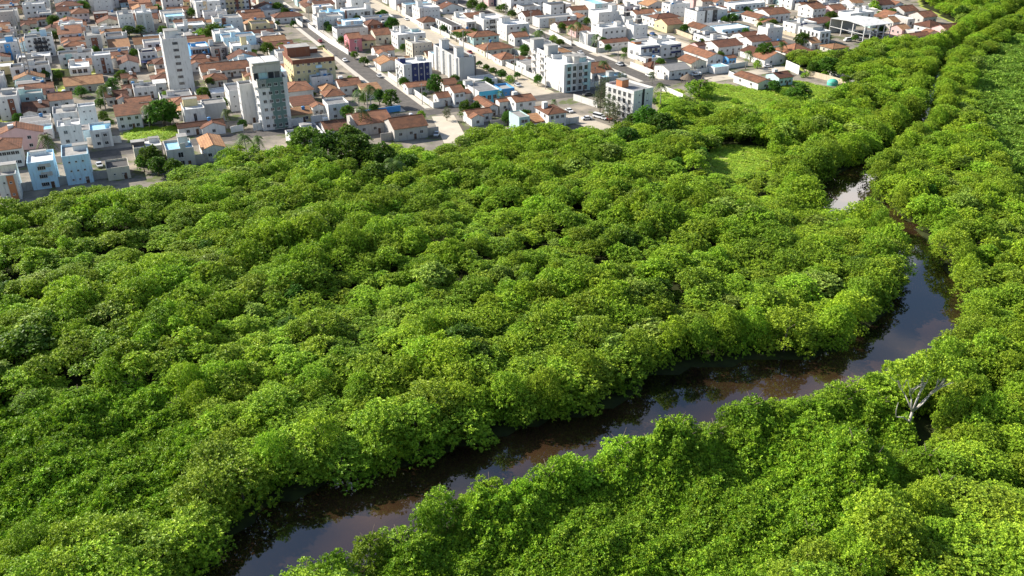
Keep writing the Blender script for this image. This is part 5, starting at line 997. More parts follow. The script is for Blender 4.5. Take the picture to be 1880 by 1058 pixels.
def trunk_mesh(seed, h, r0, spread, mat, nl=4, lean=.0):
    r = random.Random(seed); m = MB(); top = Vector((lean, 0, h * .55)); m.tube([(0, 0, -.3), (lean * .3, .1, h * .25), top], [r0, r0 * .75, r0 * .6], 6)
    for k in range(nl):
        a = 2 * math.pi * k / nl + r.uniform(-.4, .4); q = spread * r.uniform(.45, .8); e_ = Vector((math.cos(a) * q + lean, math.sin(a) * q, h * r.uniform(.72, .88)))
        m.tube([top, top.lerp(e_, .5) + Vector((0, 0, .3)), e_], [r0 * .5, r0 * .35, r0 * .14], 5)
    return m.mesh('trunk', [mat], True)
TRK = {'m': trunk_mesh(1, 8.5, .20, 2.6, BARK), 'b': trunk_mesh(2, 9.0, .38, 4.0, BARK, 5), 's': trunk_mesh(3, 2.2, .07, 1.0, BARK, 3), 'f': trunk_mesh(4, 14.0, .22, 1.5, BARK, 5)}
def palm_mesh(seed, nf=18, ln=3.4):
    rg = np.random.default_rng(seed); Vs = []; Fs = []; o = 0
    for f in range(nf):
        az = 2 * math.pi * f / nf * 2.4 + rg.uniform(-.2, .2); el = rg.uniform(-.35, 1.15); L_ = ln * rg.uniform(.8, 1.1); d = np.array([math.cos(az), math.sin(az), 0]); sdn = np.array([-d[1], d[0], 0])
        n_ = 11; prev = None; pts = []
        for k in range(n_):
            t_ = k / (n_ - 1); x = L_ * t_ * (math.cos(el) * .9 + .1); z = L_ * (math.sin(el) * t_ - (.75 + .35 * math.cos(el)) * t_ * t_); pts.append(d * x + np.array([0, 0, z]))
        for k in range(n_ - 1):
            a, b_ = pts[k], pts[k + 1]; wd = .62 * math.sin(math.pi * min(1, (k + 1.2) / n_)) + .08
            for s in (-1, 1):
                dn = np.array([0, 0, -.32 * wd]); q = a * .55 + b_ * .45; Vs += [a, q, q + sdn * s * wd + dn + (b_ - a) * .55, a + sdn * s * wd * .96 + dn + (b_ - a) * .42]; Fs.append([o, o + 1, o + 2, o + 3]); o += 4
    return npmesh('fronds', np.array(Vs), np.array(Fs), [LEAFP])
PALM = [palm_mesh(k) for k in range(3)]
def palm_trunk(h, lean): m = MB(); m.tube([(0, 0, -.2), (lean * .25, 0, h * .4), (lean, .1, h)], [.2, .14, .11], 7); return m.mesh('trunk', [PALEBARK], True)
PTR = palm_trunk(7.5, .5)
rv = random.Random(21)
def tree(name, x, y, cm, tm, R_, h, z=0.0):
    me, r0, h0 = cm; rt = link(name, None, None, (x, y, z), rv.uniform(0, 6.28)); sx, sz = R_ / r0, h / h0
    c = link('crown', me, rt); c.scale = (sx, sx, sz)
    if tm: t_ = link('trunk', TRK[tm], rt); t_.scale = (sx, sx, sz)
    return rt
# ---- trees of the town, each where the photo shows its crown
def at(px, py, zc): p = G(px, py, zc); return p.x, p.y
TREES = [  # crown centre on the photo, kind, radius, height, label
    (298, 203, 'B', 6.2, 11, 'big dark spreading tree between the grass plot and the white house with tall window'),
    (277, 287, 'B', 4.2, 8.5, 'dark tree hiding the cream house with roof terrace'), (288, 303, 'B', 3.6, 7, 'low dark tree against the grey canal wall'), (318, 308, 'B', 3.2, 7, 'dark tree in front of the house with turquoise roof pool'), (262, 298, 'B', 2.8, 6, 'small dark tree right of the low dark roofed building'),
    (396, 56, 'B', 6.5, 9, 'wide dark tree clump right of the sandy plot'), (372, 62, 'V', 4.2, 7, 'lighter green tree left of the wide dark clump'), (420, 66, 'B', 4, 6, 'dark tree beside the white block with roof cabin wall'), (358, 66, 'V', 3, 5, 'yellow green bush at the edge of the sandy plot'),
    (490, 88, 'B', 3.6, 7, 'round tree behind the yellow block'), (516, 86, 'V', 2.6, 5, 'small tree behind the brown parapet of the yellow block'), (465, 96, 'V', 2, 3.5, 'bush beside the olive roof tower'),
    (799, 152, 'O', 3.4, 9.5, 'tall oval dark mango tree by the red shed roofs'), (720, 44, 'B', 4.6, 9, 'big round mango tree beside the white block with two wings'), (717, 178, 'O', 3.5, 8, 'round dark tree at the main street beside the palms'), (696, 177, 'B', 2.8, 6.5, 'bright leafy tree between palms and round street tree'), (638, 206, 'B', 3.2, 7, 'dark tree below the pale blue white house'),
    (773, 211, 'V', 2.0, 4.2, 'small trimmed round tree at the end of the main street'), (854, 199, 'O', 2.8, 8, 'slim dark tree beside the corner wall'), (874, 199, 'B', 2.6, 6.5, 'dark tree right of the slim dark tree'), (820, 208, 'F', 1.8, 5.5, 'thin pale street tree before the corner wall'), (923, 195, 'B', 2.4, 4.5, 'dark round bush before the terracotta roofs'),
    (855, 69, 'U', 5.6, 6.5, 'flat topped umbrella tree on the second street'), (838, 67, 'U', 3.6, 5.5, 'smaller umbrella tree left of the flat topped one'), (1028, 78, 'B', 2.6, 4.6, 'bright shrub on the verge behind the white garden wall'), (1016, 70, 'V', 2.2, 4, 'light shrub above the bright verge shrub'),
    (921, 136, 'B', 2.6, 5, 'leafy dark street tree before the balcony block'), (936, 144, 'V', 2.2, 3.6, 'yellow green shrub at the foot of the long street wall'), (905, 130, 'B', 2.2, 4, 'dark hedge tree beside the teal house street'), (893, 124, 'B', 2, 3.5, 'dark hedge bush in the shade of the grey finned block'), (950, 138, 'B', 1.8, 3.4, 'small dark street shrub nearest the balcony block'), (880, 117, 'B', 1.8, 3.0, 'low dark hedge bush beside the grey block front'),
    (1182, 21, 'O', 3.2, 6, 'round dark tree by the annexe with black tank'), (1406, 94, 'B', 5.2, 9.5, 'dark round tree shading the street before the villa'), (1474, 71, 'B', 4.4, 8, 'spreading tree in front of the white shell'), (1391, 117, 'V', 2.2, 4.2, 'small round street tree left of the pole'), (1446, 108, 'V', 2.4, 4.0, 'bushy tree at the white villa side'), (1485, 101, 'V', 2.2, 3.8, 'bush at the villa front corner'),
    (1526, 29, 'B', 4.0, 6.5, 'dark bush behind the white shell yard'), (1400, 40, 'V', 3, 5, 'scrubby tree on the bushy plot'), (1420, 42, 'B', 3, 5, 'dark scrub tree on the bushy plot'), (1452, 43, 'B', 3, 5, 'bright scrub tree at the right of the bushy plot'), (1345, 34, 'B', 4, 7, 'dark tree beside the twin white blocks'), (1330, 38, 'B', 3, 6, 'palm like dark tree touching the twin white blocks'),
    (1285, 161, 'V', 6.2, 8, 'big bright rounded bush beside the thatched hut'), (1469, 168, 'O', 5.2, 8.5, 'large dark rounded tree below the beige wall'), (1421, 157, 'B', 3, 5.5, 'dark bush at the corner of the red roofed plot'), (1391, 147, 'V', 2, 3.5, 'bush against the red roofed plot wall'), (1550, 146, 'V', 2.2, 3.6, 'palm green shrub inside the beige yard'), (1490, 130, 'V', 2.2, 3.8, 'shrub at the head of the beige wall'), (1515, 136, 'V', 2.2, 3.6, 'pale shrub beside the beige wall'),
    (117, 57, 'B', 4.4, 7, 'dark tree right of the yellow gabled cottage'), (132, 66, 'B', 3.6, 6, 'dark tree before the long grey house'), (100, 66, 'B', 3.4, 6, 'dark tree right of the black balcony block'), (98, 37, 'B', 3.8, 7, 'dark tree below the white roofed two storey house'), (122, 38, 'B', 3, 6, 'dark tree below the small brick roofed house'), (62, 14, 'B', 5, 9, 'dark tree clump near the top left corner'), (150, 11, 'B', 4.6, 8, 'dark tree above the bright orange roof at top'),
    (106, 136, 'O', 2.0, 5, 'slim dark tree left of the white villa'), (82, 137, 'B', 2.2, 4.5, 'yellow green bush below the brown gable'), (235, 55, 'B', 4.0, 6, 'dark tree left of the sandy plot'), (246, 97, 'B', 2.4, 5, 'dark tree left of the navy roofed house'), (224, 134, 'B', 2.2, 3.6, 'dark bush before the white gable house'), (305, 175, 'V', 2.6, 4.5, 'bright green bush at the foot of the white tower'), (385, 150, 'B', 2.4, 4.6, 'dark tree on the terrace roofs right of the white tower'),
    (1605, 11, 'V', 4, 8, 'bright tree between the cream gable and the red roofs'), (1637, 23, 'B', 3.6, 6, 'tree before the white gable near the forest'), (1614, 27, 'V', 3, 5, 'small tree above the depot roof'), (700, 110, 'F', 2.2, 5, 'thin tree beside the pink house'), (668, 112, 'B', 2.6, 4.6, 'dark tree on the verge of the main street'), (650, 100, 'B', 2.2, 4, 'dark shrub on the main street verge'), (638, 84, 'F', 1.8, 5, 'pale street tree below the pink house'),
    (510, 14, 'B', 4, 8, 'dark tree at the top street corner'), (523, 22, 'B', 3, 6, 'dark tree beside the wall at the top street'), (868, 8, 'B', 4, 8, 'dark tree left of the school like block'), (885, 14, 'B', 4, 7, 'dark tree before the school like block'), (925, 14, 'B', 3, 6, 'dark tree touching the school like block'), (940, 25, 'B', 3, 5, 'dark bush below the school like block'), (1080, 38, 'B', 3, 5, 'dark tree behind the row of white cubes')]
KM = {'B': BROAD, 'O': OVAL, 'V': VINEC, 'U': UMBR, 'F': FEATH}
for i, (px, py, k, R_, h, lab) in enumerate(TREES):
    x, y = at(px, py, h * .55); cm = KM[k][i % len(KM[k])]
    tag(tree({'B': 'broadleaf_tree', 'O': 'mango_tree', 'V': 'leafy_bush', 'U': 'umbrella_tree', 'F': 'street_tree'}[k], x, y, cm, 'f' if k == 'F' else 'b', R_, h), lab, 'bush' if k == 'V' and h < 5 else 'tree', 'trees in the town')
PALMS = [(185, 160, 1.25, 'tall coconut palm beside the shaded plot'), (267, 196, 1.1, 'yellowish palm left of the big dark spreading tree'), (81, 250, 1.25, 'broad palm behind the pale blue block'), (415, 203, .95, 'young palm before the grey windowless hall'), (449, 250, 1.15, 'palm at the forest edge behind the cobbled lane'), (474, 252, .9, 'smaller palm right of the forest edge palm'),
    (679, 160, 1.35, 'tallest palm beside the main street'), (656, 167, 1.1, 'dark palm left of the tallest street palm'), (660, 200, 1.2, 'palm in front of the dark tree by the blue wall'), (994, 58, 1.3, 'bushy palm behind the bright verge shrub'), (960, 53, 1.0, 'dark palm right of the white cube'), (982, 61, 1.0, 'dark low palm beside the bushy palm'), (1050, 48, 1.2, 'tall street palm with long trunk'), (1060, 42, 1.1, 'palm right of the tall street palm'),
    (1098, 66, 1.2, 'brown tinged palm before the white block with tile porch'), (1111, 114, 1.1, 'palm beside the long red roof by the street'), (1215, 156, 1.15, 'lone palm beside the derelict block plot'), (1372, 96, 1.1, 'palm left of the dark street tree'), (1436, 80, 1.1, 'palm right of the dark street tree'), (1145, 100, .7, 'small palm on the sandy plot'), (1016, 184, .6, 'tiny palm behind the red hip roof'), (720, 303, 1.9, 'young yellow green palm standing in the mangrove'), (1199, 133, .7, 'small pale palm before the white street wall'), (918, 168, .7, 'small palm before the low blue annexe')]
for i, (px, py, s, lab) in enumerate(PALMS):
    hgt = 3.2 if px == 720 else 7.5 * s; x, y = at(px, py, hgt if px != 720 else 7); rt = link('palm_tree', None, None, (x, y, 0), rv.uniform(0, 6.28)); tag(rt, lab, 'palm', 'palms of the town')
    t_ = link('trunk', PTR, rt); zs = (8 if px == 720 else hgt) / 7.5; t_.scale = (s, s, zs); c = link('fronds', PALM[i % 3], rt, (.5 * s, .1 * s, 7.5 * zs)); c.scale = (s, s, s)
for i, (px, py, h, lab) in enumerate(((1103, 178, 15, 'tallest feathery tree left of the derelict block'), (1120, 195, 12, 'feathery tree hiding the derelict block corner'), (1130, 207, 9, 'low feathery tree at the foot of the derelict block'), (1112, 165, 14, 'feathery tree behind the tallest feathery one'), (1140, 150, 10, 'feathery tree beside the derelict block roof'))):
    x, y = at(px, py, h * .55); tag(tree('casuarina_tree', x, y, FEATH[i % 2], 'f', 3.0 - .1 * i, h), lab, 'tree', 'feathery trees at the derelict block')
# filler trees and shrubs in the gaps
nt_ = 0
for k in range(1800):
    px, py = rf.uniform(-20, 1700), rf.uniform(-10, 240) ** 1.0; p = G(px, py)
    if zone(p.x, p.y) != 'town': continue
    R_ = rf.uniform(1.3, 3.2); u, v = UV(p)
    if any(abs(u - s) < 5.2 for s in US) or any(abs(v - s) < 5 for s in VS): continue
    if not clear(p, R_ * 1.1, R_ * 1.1, GA, .0)[0]: continue
    if hides(p, R_ * 2, R_ * 2, GA, R_ * 2.0, .30): continue
    BUILT.append((p, R_ * 1.6, R_ * 1.6, GA, None, '', 0))
    if R_ < 1.9: later(tree('garden_shrub', p.x, p.y, BUSH[k % 4], 's', R_, R_ * 1.3), 'green garden shrub', 'shrub', 'garden shrubs')
    else: later(tree('garden_tree', p.x, p.y, (BROAD + OVAL)[k % 6], 'b', R_, R_ * rf.uniform(1.7, 2.2)), 'dark garden tree', 'tree', 'garden trees')
    nt_ += 1
    if nt_ > 185: break
resolve()
# ------------------------------------------------------------------ the mangrove wood
def dist_poly(x, y, pts):
    best = 1e9
    for (ax_, ay_), (bx_, by_) in zip(pts[:-1], pts[1:]):
        dx, dy = bx_ - ax_, by_ - ay_; t_ = max(0, min(1, ((x - ax_) * dx + (y - ay_) * dy) / (dx * dx + dy * dy + 1e-9))); best = min(best, math.hypot(x - ax_ - dx * t_, y - ay_ - dy * t_))
    return best
wFAR, wNEAR = [tuple(G(*q)[:2]) for q in FAR], [tuple(G(*q)[:2]) for q in NEAR]
BIGTREES = [(560, 255, 7, 12), (605, 268, 7, 12.5), (650, 272, 7.5, 13), (695, 285, 6, 11), (640, 250, 5.5, 10), (745, 300, 5, 9), (590, 300, 6, 11), (690, 320, 6, 9), (1185, 215, 5.5, 10), (1215, 225, 6, 10), (1150, 250, 5, 9), (1550, 108, 7, 10), (1520, 118, 6, 9), (1590, 118, 6, 9)]
rm = random.Random(77); PTS = []
for k, (px, py, R_, h) in enumerate(BIGTREES):
    x, y = at(px, py, h * .6); PTS.append((x, y, R_, h, 'broad'))
wBIG = [(a, b_, c) for a, b_, c, d, e_ in PTS]
# along the banks, crowns reach down to the water
def along(pts, step, kind, off, Rr, Hr):
    acc = 0
    for (ax_, ay_), (bx_, by_) in zip(pts[:-1], pts[1:]):
        L_ = math.hypot(bx_ - ax_, by_ - ay_); t_ = acc
        while t_ < L_:
            dx, dy = (bx_ - ax_) / L_, (by_ - ay_) / L_; x, y = ax_ + dx * t_ + dy * off * -1 * -1, ay_ + dy * t_ - dx * off
            x += rm.uniform(-1.3, 1.3); y += rm.uniform(-1.3, 1.3); off2 = rm.uniform(-.5, 2.0) * (1 if off > 0 else -1); x += dy * off2; y -= dx * off2; PTS.append((x, y, rm.uniform(*Rr), rm.uniform(*Hr), kind)); t_ += step * rm.uniform(.75, 1.25)
        acc = t_ - L_
iL = next(i for i, q in enumerate(NEAR) if q[0] >= 1700)
along(wFAR, 4.6, 'far_bank', -3.2, (3.0, 6.0), (6.5, 12.5))
along(wNEAR[iL - 1:], 4.4, 'right_bank', 2.6, (2.8, 5.6), (5.5, 11))
along(wNEAR[:iL], 4.6, 'near_bank', 1.8, (2.4, 4.4), (4.4, 8.4))
BNK = [(p[0], p[1]) for p in PTS if p[4] != 'broad']
gridc = {}
def put_grid(x, y): gridc.setdefault((int(x // 6), int(y // 6)), []).append((x, y))
for x, y in BNK: put_grid(x, y)
def nearest(x, y):
    b_ = 9e9
    for i in (-1, 0, 1):
        for j in (-1, 0, 1):
            for q in gridc.get((int(x // 6) + i, int(y // 6) + j), ()): b_ = min(b_, math.hypot(q[0] - x, q[1] - y))
    return b_
def canopy(x, y): return 7.8 + 1.5 * math.sin(x * .36 + 1.8 * math.sin(y * .13)) * math.sin(y * .33 + 1.4 * math.sin(x * .11)) + 1.4 * math.sin(x * .07 + 1.5 * math.sin(y * .05)) + 1.2 * math.sin(y * .11 + x * .05 + math.sin(x * .09)) + 1.0 * math.sin(x * .21 - y * .17 + math.sin(y * .2))
GAPS = [(*G(a, b_, 4)[:2], c) for a, b_, c in ((762, 400, 5.5), (265, 450, 5), (115, 702, 6), (985, 508, 3.6), (1095, 478, 4), (165, 425, 4.5), (60, 560, 4), (560, 480, 3), (1330, 505, 4), (1230, 560, 3.5), (720, 655, 4), (430, 590, 3), (1420, 330, 4), (900, 330, 4), (330, 380, 4), (700, 560, 3))]
y = 55.0
while y < 760:
    x = -420.0
    while x < 460:
        qx, qy = x + rm.uniform(-1.7, 1.7), y + rm.uniform(-1.7, 1.7); px, py, zc = PX(qx, qy, 6)
        if -220 < px < 2120 and -40 < py < 1300 and zone(qx, qy) == 'forest':
            if dist_poly(qx, qy, wFAR) > 4.5 and dist_poly(qx, qy, wNEAR) > 4.5 and nearest(qx, qy) > 2.6 and not any(math.hypot(qx - a, qy - b_) < c * .8 for a, b_, c in wBIG):
                gap = math.sin(qx * .31 + 2 * math.sin(qy * .17)) * math.sin(qy * .27 - qx * .08)
                if gap > -.80 and not any(math.hypot(qx - a, qy - b_) < c for a, b_, c in GAPS):
                    u_ = rm.random() + .28 * math.sin(qx * .045 + 1.0) * math.sin(qy * .05 + .5); R_ = rm.uniform(2.1, 3.0) if u_ < .38 else rm.uniform(3.0, 4.3) if u_ < .78 else rm.uniform(4.3, 6.2); h = canopy(qx, qy) * rm.uniform(.86, 1.10) + (R_ - 3.6) * .45
                    tx, ty, _z = PX(qx, qy, 0)
                    if inside(tx, ty, [(-60, 352), (900, 230), (1300, 180), (1560, 150), (1560, 215), (1100, 275), (700, 330), (-60, 440)]): h *= .72 if tx < 420 else .86
                    if inside(tx, ty, [(1290, 322), (1400, 318), (1430, 345), (1420, 385), (1290, 385)]): h *= .5; R_ = min(R_, 3.2)
                    PTS.append((qx, qy, R_, h, 'wood'))
                elif rm.random() < .8: PTS.append((qx, qy, rm.uniform(1.8, 2.8), rm.uniform(2.6, 4.4), 'wood'))
        x += 4.1
    y += 3.9
for px, py, R_, h in ((60, 755, 3.6, 6), (150, 745, 3, 5.5), (250, 735, 3.6, 7), (330, 770, 3.2, 6.5), (375, 850, 3, 6), (395, 930, 3.2, 5.5), (330, 1005, 3, 5), (210, 1010, 2.6, 4.5), (70, 1010, 3, 5), (1000, 935, 2.6, 4.5), (1240, 835, 4, 8.5), (1190, 862, 3.6, 7), (1290, 838, 3, 6), (1400, 792, 3.4, 6.4), (1470, 778, 3, 6), (1555, 880, 4.2, 9.5), (1590, 905, 3.6, 8.5), (1540, 775, 3.2, 6), (1610, 772, 3, 5.5), (885, 970, 3.6, 7), (965, 940, 3.2, 6), (1480, 1000, 2.6, 4), (1140, 895, 2.6, 5), (1690, 880, 3.4, 6.5), (1720, 940, 3.6, 7), (1728, 845, 3, 4.6), (1742, 800, 3, 6), (1760, 880, 3, 5), (1700, 850, 2.2, 2.6), (1660, 850, 2.4, 2.4)):
    x, y = G(px, py)[:2]; PTS.append((x, y, R_, h * (.72 if px < 420 else 1), 'vine'))
PTS = [t_ for t_ in PTS if not inside(*PX(t_[0], t_[1])[:2], [(1618, 765), (1712, 765), (1715, 838), (1612, 838)])]
PTS = [(a, b_, c, d * (.55 if inside(*PX(a, b_)[:2], [(1500, 370), (1600, 370), (1600, 425), (1500, 425)]) else 1), e_) for a, b_, c, d, e_ in PTS]
for px, py, R_, h in ((1278, 276, 4, 6), (1306, 264, 4.4, 7), (1342, 258, 4, 6.5), (1378, 260, 4.6, 7), (1412, 266, 4, 6.5), (1432, 288, 4, 6)): x, y = G(px, py)[:2]; PTS.append((x, y, R_, h, 'rim'))
for px, py, R_, h in ((1296, 208, 3.6, 5), (1330, 216, 3, 4.4), (1372, 218, 4, 6), (1425, 206, 3.4, 5), (1462, 196, 3, 4.6), (1270, 216, 3, 5), (1350, 190, 1.8, 2.4), (1440, 176, 2, 3)): x, y = G(px, py)[:2]; PTS.append((x, y, R_, h, 'field'))
SIDE = []
def px_size(t_): px, py, zc = PX(t_[0], t_[1], t_[3] * .7); return t_[2] / zc if (-10 < px < 1890 and -10 < py < 1068) else 0
PTS.sort(key=lambda t_: -px_size(t_) - (1 if t_[4] in ('broad', 'vine', 'rim', 'field') else 0))
def region(x, y):
    px, py, _z = PX(x, y, 0)
    return px, py
def mlabel(t_):
    px, py = region(t_[0], t_[1]); k = t_[4]
    if k == 'far_bank':
        s = 'at the lowest reach' if px < 620 else 'along the dark middle reach' if px < 1000 else 'opposite the vine covered hump' if px < 1250 else 'at the wide blue bend' if px < 1650 else 'above the river bend'
        return 'mangrove tree overhanging the far bank ' + s, 'mangroves of the far bank ' + s
    if k == 'right_bank':
        s = 'beside the pale branched tree' if py > 690 else 'beside the wide blue bend' if py > 560 else 'at the narrows above the bend' if py > 420 else 'beside the silvery pool'
        return 'sunlit mangrove tree on the right bank ' + s, 'mangroves of the right bank ' + s
    if k == 'rim': return 'leafy tree at the far edge of the small grass clearing', 'trees round the clearing'
    if k == 'field': return 'bushy tree standing in the grassy field below the thatched hut', 'bushes in the field'
    if k == 'vine': return ('bushy creeper draped tree rising from the left carpet', 'creeper trees of the left carpet') if px < 600 else ('bushy creeper draped tree rising from the right carpet', 'creeper trees of the right carpet')
    if k == 'near_bank':
        s = 'at the bottom edge' if px < 760 else 'left of the vine covered hump' if px < 1150 else 'on the vine covered hump' if px < 1330 else 'left of the pale branched tree'
        return 'low vine covered tree on the near bank ' + s, 'near bank trees ' + s
    if px > 1300 and py > 760: return 'bright tree in the bottom right corner beyond the vine carpet', 'bottom right trees'
    if px > 1600: return 'sunlit mangrove crown in the strip right of the river', 'mangroves of the right strip'
    if py > 950 and px < 520: return 'bright tree in the bottom left corner below the vine carpet', 'bottom left trees'
    if px < 620: return 'mangrove crown above the vine carpet at the lower left', 'mangroves above the left carpet'
    if px < 1150: return 'mangrove crown mid wood just behind the far bank trees', 'mangroves behind the far bank'
    return 'mangrove crown in the wood behind the river bend', 'mangroves behind the bend'
IND = []; first = {}; stuff = []; CM = {'wood': MANG, 'far_bank': BANK, 'right_bank': BANK, 'near_bank': VINEC, 'vine': VINEC, 'rim': BANK, 'field': VINEC, 'broad': BROAD}
nind = 0; BL = ['dark rounded tree at the forest edge left of the forest house', 'dark rounded tree directly below the white forest house', 'largest dark tree below the pink orange roof', 'dark tree below the sprawling orange roofs', 'dark tree touching the white terraces at the forest edge', 'dark tree below the brick gabled house', 'dark tree left of the young forest palm', 'dark tree below the young forest palm', 'dark tree left of the derelict block foot', 'dark tree at the right foot of the derelict block', 'dark tree below the dirt parking', 'dark tree right of the beige wall end', 'dark tree below the low orange depot roof', 'dark tree at the forest edge below the depot']
for t_ in PTS:
    x, y, R_, h, k = t_; pool = CM[k]
    if k == 'wood': pool = MANGO_ if rm.random() < .06 else MANGS if R_ < 2.9 else MANGM if R_ < 4.3 else MANGB
    if k == 'wood' and PX(x, y)[2] < 175: pool = BANK
    vi = rm.randrange(len(pool))
    if k == 'broad':
        i = [j for j, b_ in enumerate(wBIG) if b_[0] == x][0]; tag(tree('broadleaf_tree', x, y, pool[vi], 'b', R_, h), BL[i], 'tree', 'dark trees at the forest edge'); continue
    if nind < 300 and px_size(t_) > 0:
        rt = tree('mangrove_tree', x, y, pool[vi], 'm', R_, h); lb, gp = mlabel(t_); tag(rt, ('broad ' if R_ > 4.7 else 'small ' if R_ < 2.7 else '') + ('greyish ' if pool is MANGO_ and vi < 2 else 'dark ' if pool is MANGO_ else '') + lb, 'tree', gp); nind += 1; IND.append(rt)
        first.setdefault(id(pool[vi][0]), (rt.children[0], pool[vi]))
    else: stuff.append((x, y, R_, h, pool[vi]))
GRP = {}
for o in IND: GRP.setdefault(o['label'], []).append(o)
for lb, os_ in GRP.items():                        # few alike: say which one, counted along the photo
    if 2 <= len(os_) <= 12:
        os_.sort(key=lambda o: PX(o.location.x, o.location.y)[0])
        for i, o in enumerate(os_):
            nl_ = lb + (', leftmost' if i == 0 else ', rightmost' if i == len(os_) - 1 else f', {ORD[i]} from the left')
            if len(nl_.split()) <= 16: o['label'] = nl_
print('mangroves', len(PTS), 'individual', nind, 'stuff', len(stuff))
# ------------------------------------------------------------------ masses nobody could count: instances on points
def mass(name, meshes, rows, hide=None):
    """rows: x, y, z, rz, tilt_x, tilt_y, sx, sz, variant -> ONE object whose leaves are instanced by geometry nodes"""
    a = np.array(rows, dtype=np.float32); me = bpy.data.meshes.new(name); me.vertices.add(len(a)); me.vertices.foreach_set('co', a[:, :3].ravel())
    def attr(n_, ty, v): q = me.attributes.new(n_, ty, 'POINT'); q.data.foreach_set('vector' if ty == 'FLOAT_VECTOR' else 'value', v.ravel())
    attr('rot', 'FLOAT_VECTOR', np.ascontiguousarray(a[:, [4, 5, 3]])); attr('scl', 'FLOAT_VECTOR', np.ascontiguousarray(a[:, [6, 6, 7]])); attr('var', 'INT', a[:, 8].astype(np.int32))
    o = link(name, me); md = o.modifiers.new('scatter', 'NODES'); g = bpy.data.node_groups.new('scatter_' + name, 'GeometryNodeTree'); md.node_group = g
    g.interface.new_socket('Geometry', in_out='INPUT', socket_type='NodeSocketGeometry'); g.interface.new_socket('Geometry', in_out='OUTPUT', socket_type='NodeSocketGeometry')
    n = g.nodes.new; l = g.links.new; gi = n('NodeGroupInput'); go = n('NodeGroupOutput'); ins = n('GeometryNodeInstanceOnPoints'); jn = n('GeometryNodeJoinGeometry')
    for src in reversed(meshes):
        oi = n('GeometryNodeObjectInfo'); oi.transform_space = 'ORIGINAL'; oi.inputs['Object'].default_value = src; oi.inputs['As Instance'].default_value = True; l(oi.outputs['Geometry'], jn.inputs[0])
    def na(t_, nm): q = n('GeometryNodeInputNamedAttribute'); q.data_type = t_; q.inputs['Name'].default_value = nm; return q.outputs[0]
    ins.inputs['Pick Instance'].default_value = True
    l(gi.outputs[0], ins.inputs['Points']); l(jn.outputs[0], ins.inputs['Instance']); l(na('INT', 'var'), ins.inputs['Instance Index'])
    e2r = n('FunctionNodeEulerToRotation'); l(na('FLOAT_VECTOR', 'rot'), e2r.inputs[0]); l(e2r.outputs[0], ins.inputs['Rotation']); l(na('FLOAT_VECTOR', 'scl'), ins.inputs['Scale']); l(ins.outputs[0], go.inputs[0])
    o['kind'] = 'stuff'; return o
srcs = []; sid = {}
def source(cm):
    key = id(cm[0])
    if key not in sid: sid[key] = len(srcs); srcs.append(first[key][0] if key in first else None); SM.append(cm)
    return sid[key]
SM = []; rows = []
for x, y, R_, h, cm in stuff:
    i = source(cm); rows.append((x, y, 0, rm.uniform(0, 6.28), rm.uniform(-.06, .06), rm.uniform(-.06, .06), R_ / cm[1], h / cm[2], i))
for i, s in enumerate(srcs):
    if s is None:
        t_ = tree('mangrove_tree', *W(205, 268)[:2], SM[i], 'm', 3, 8); tag(t_, 'mangrove crown in the wood behind the river bend', 'tree', 'mangroves behind the bend'); srcs[i] = t_.children[0]
mass('mangrove_wood', srcs, rows)
# ---- carpets of creepers over the low ground
TUFT = []
for k in range(4):
    rg = np.random.default_rng(400 + k); n_ = 18; P_ = rg.normal(size=(n_, 3)) * np.array([.42, .42, .16]) + np.array([0, 0, .15]); ax_ = rg.normal(size=(n_, 3)) * .55 + np.array([0, 0, .8]); ax_ /= np.linalg.norm(ax_, axis=1, keepdims=True)
    V_, F_, T_ = rosettes(P_, ax_, 11, .265, .5, rg, .5); TUFT.append(tinted('leaves', V_, F_, T_, LEAFV))
RT = []
for k, (px, py) in enumerate(((700, 1075), (900, 1050), (1200, 990), (200, 850))):
    x, y = G(px, py)[:2]; rt = link('creeper_plant', None, None, (x, y, carpet_z(x, y)), 0); tag(rt, ['leafy creeper clump nearest the bottom edge by the water', 'leafy creeper clump at the lower left of the right carpet', 'leafy creeper clump in the middle of the right carpet', 'leafy creeper clump in the left carpet'][k], 'plant', 'creeper clumps'); c = link('leaves', TUFT[k], rt); RT.append(c)
    m_ = MB(); m_.tube([(0, 0, -.8), (.05, 0, .3)], [.04, .03], 5); m_.obj('stem', BARK, rt)
MT = []
for k, (px, py) in enumerate(((1862, 170), (1874, 380))):
    x, y = G(px, py)[:2]; rt = link('marsh_plant', None, None, (x, y, carpet_z(x, y)), 0); tag(rt, ['leafy marsh plant clump near the top of the right edge', 'leafy marsh plant clump halfway down the right edge'][k], 'plant', 'marsh plants')
    rg = np.random.default_rng(600 + k); n_ = 13; P_ = rg.normal(size=(n_, 3)) * np.array([.55, .55, .10]) + np.array([0, 0, .15]); ax_ = rg.normal(size=(n_, 3)) * .35 + np.array([0, 0, 1.0]); ax_ /= np.linalg.norm(ax_, axis=1, keepdims=True)
    V_, F_, T_ = rosettes(P_, ax_, 9, .5, .4, rg, .4); MT.append(link('leaves', tinted('leaves', V_, F_, T_, LEAFM), rt))
    m_ = MB(); m_.tube([(0, 0, -.8), (.05, 0, .3)], [.04, .03], 5); m_.obj('stem', BARK, rt)
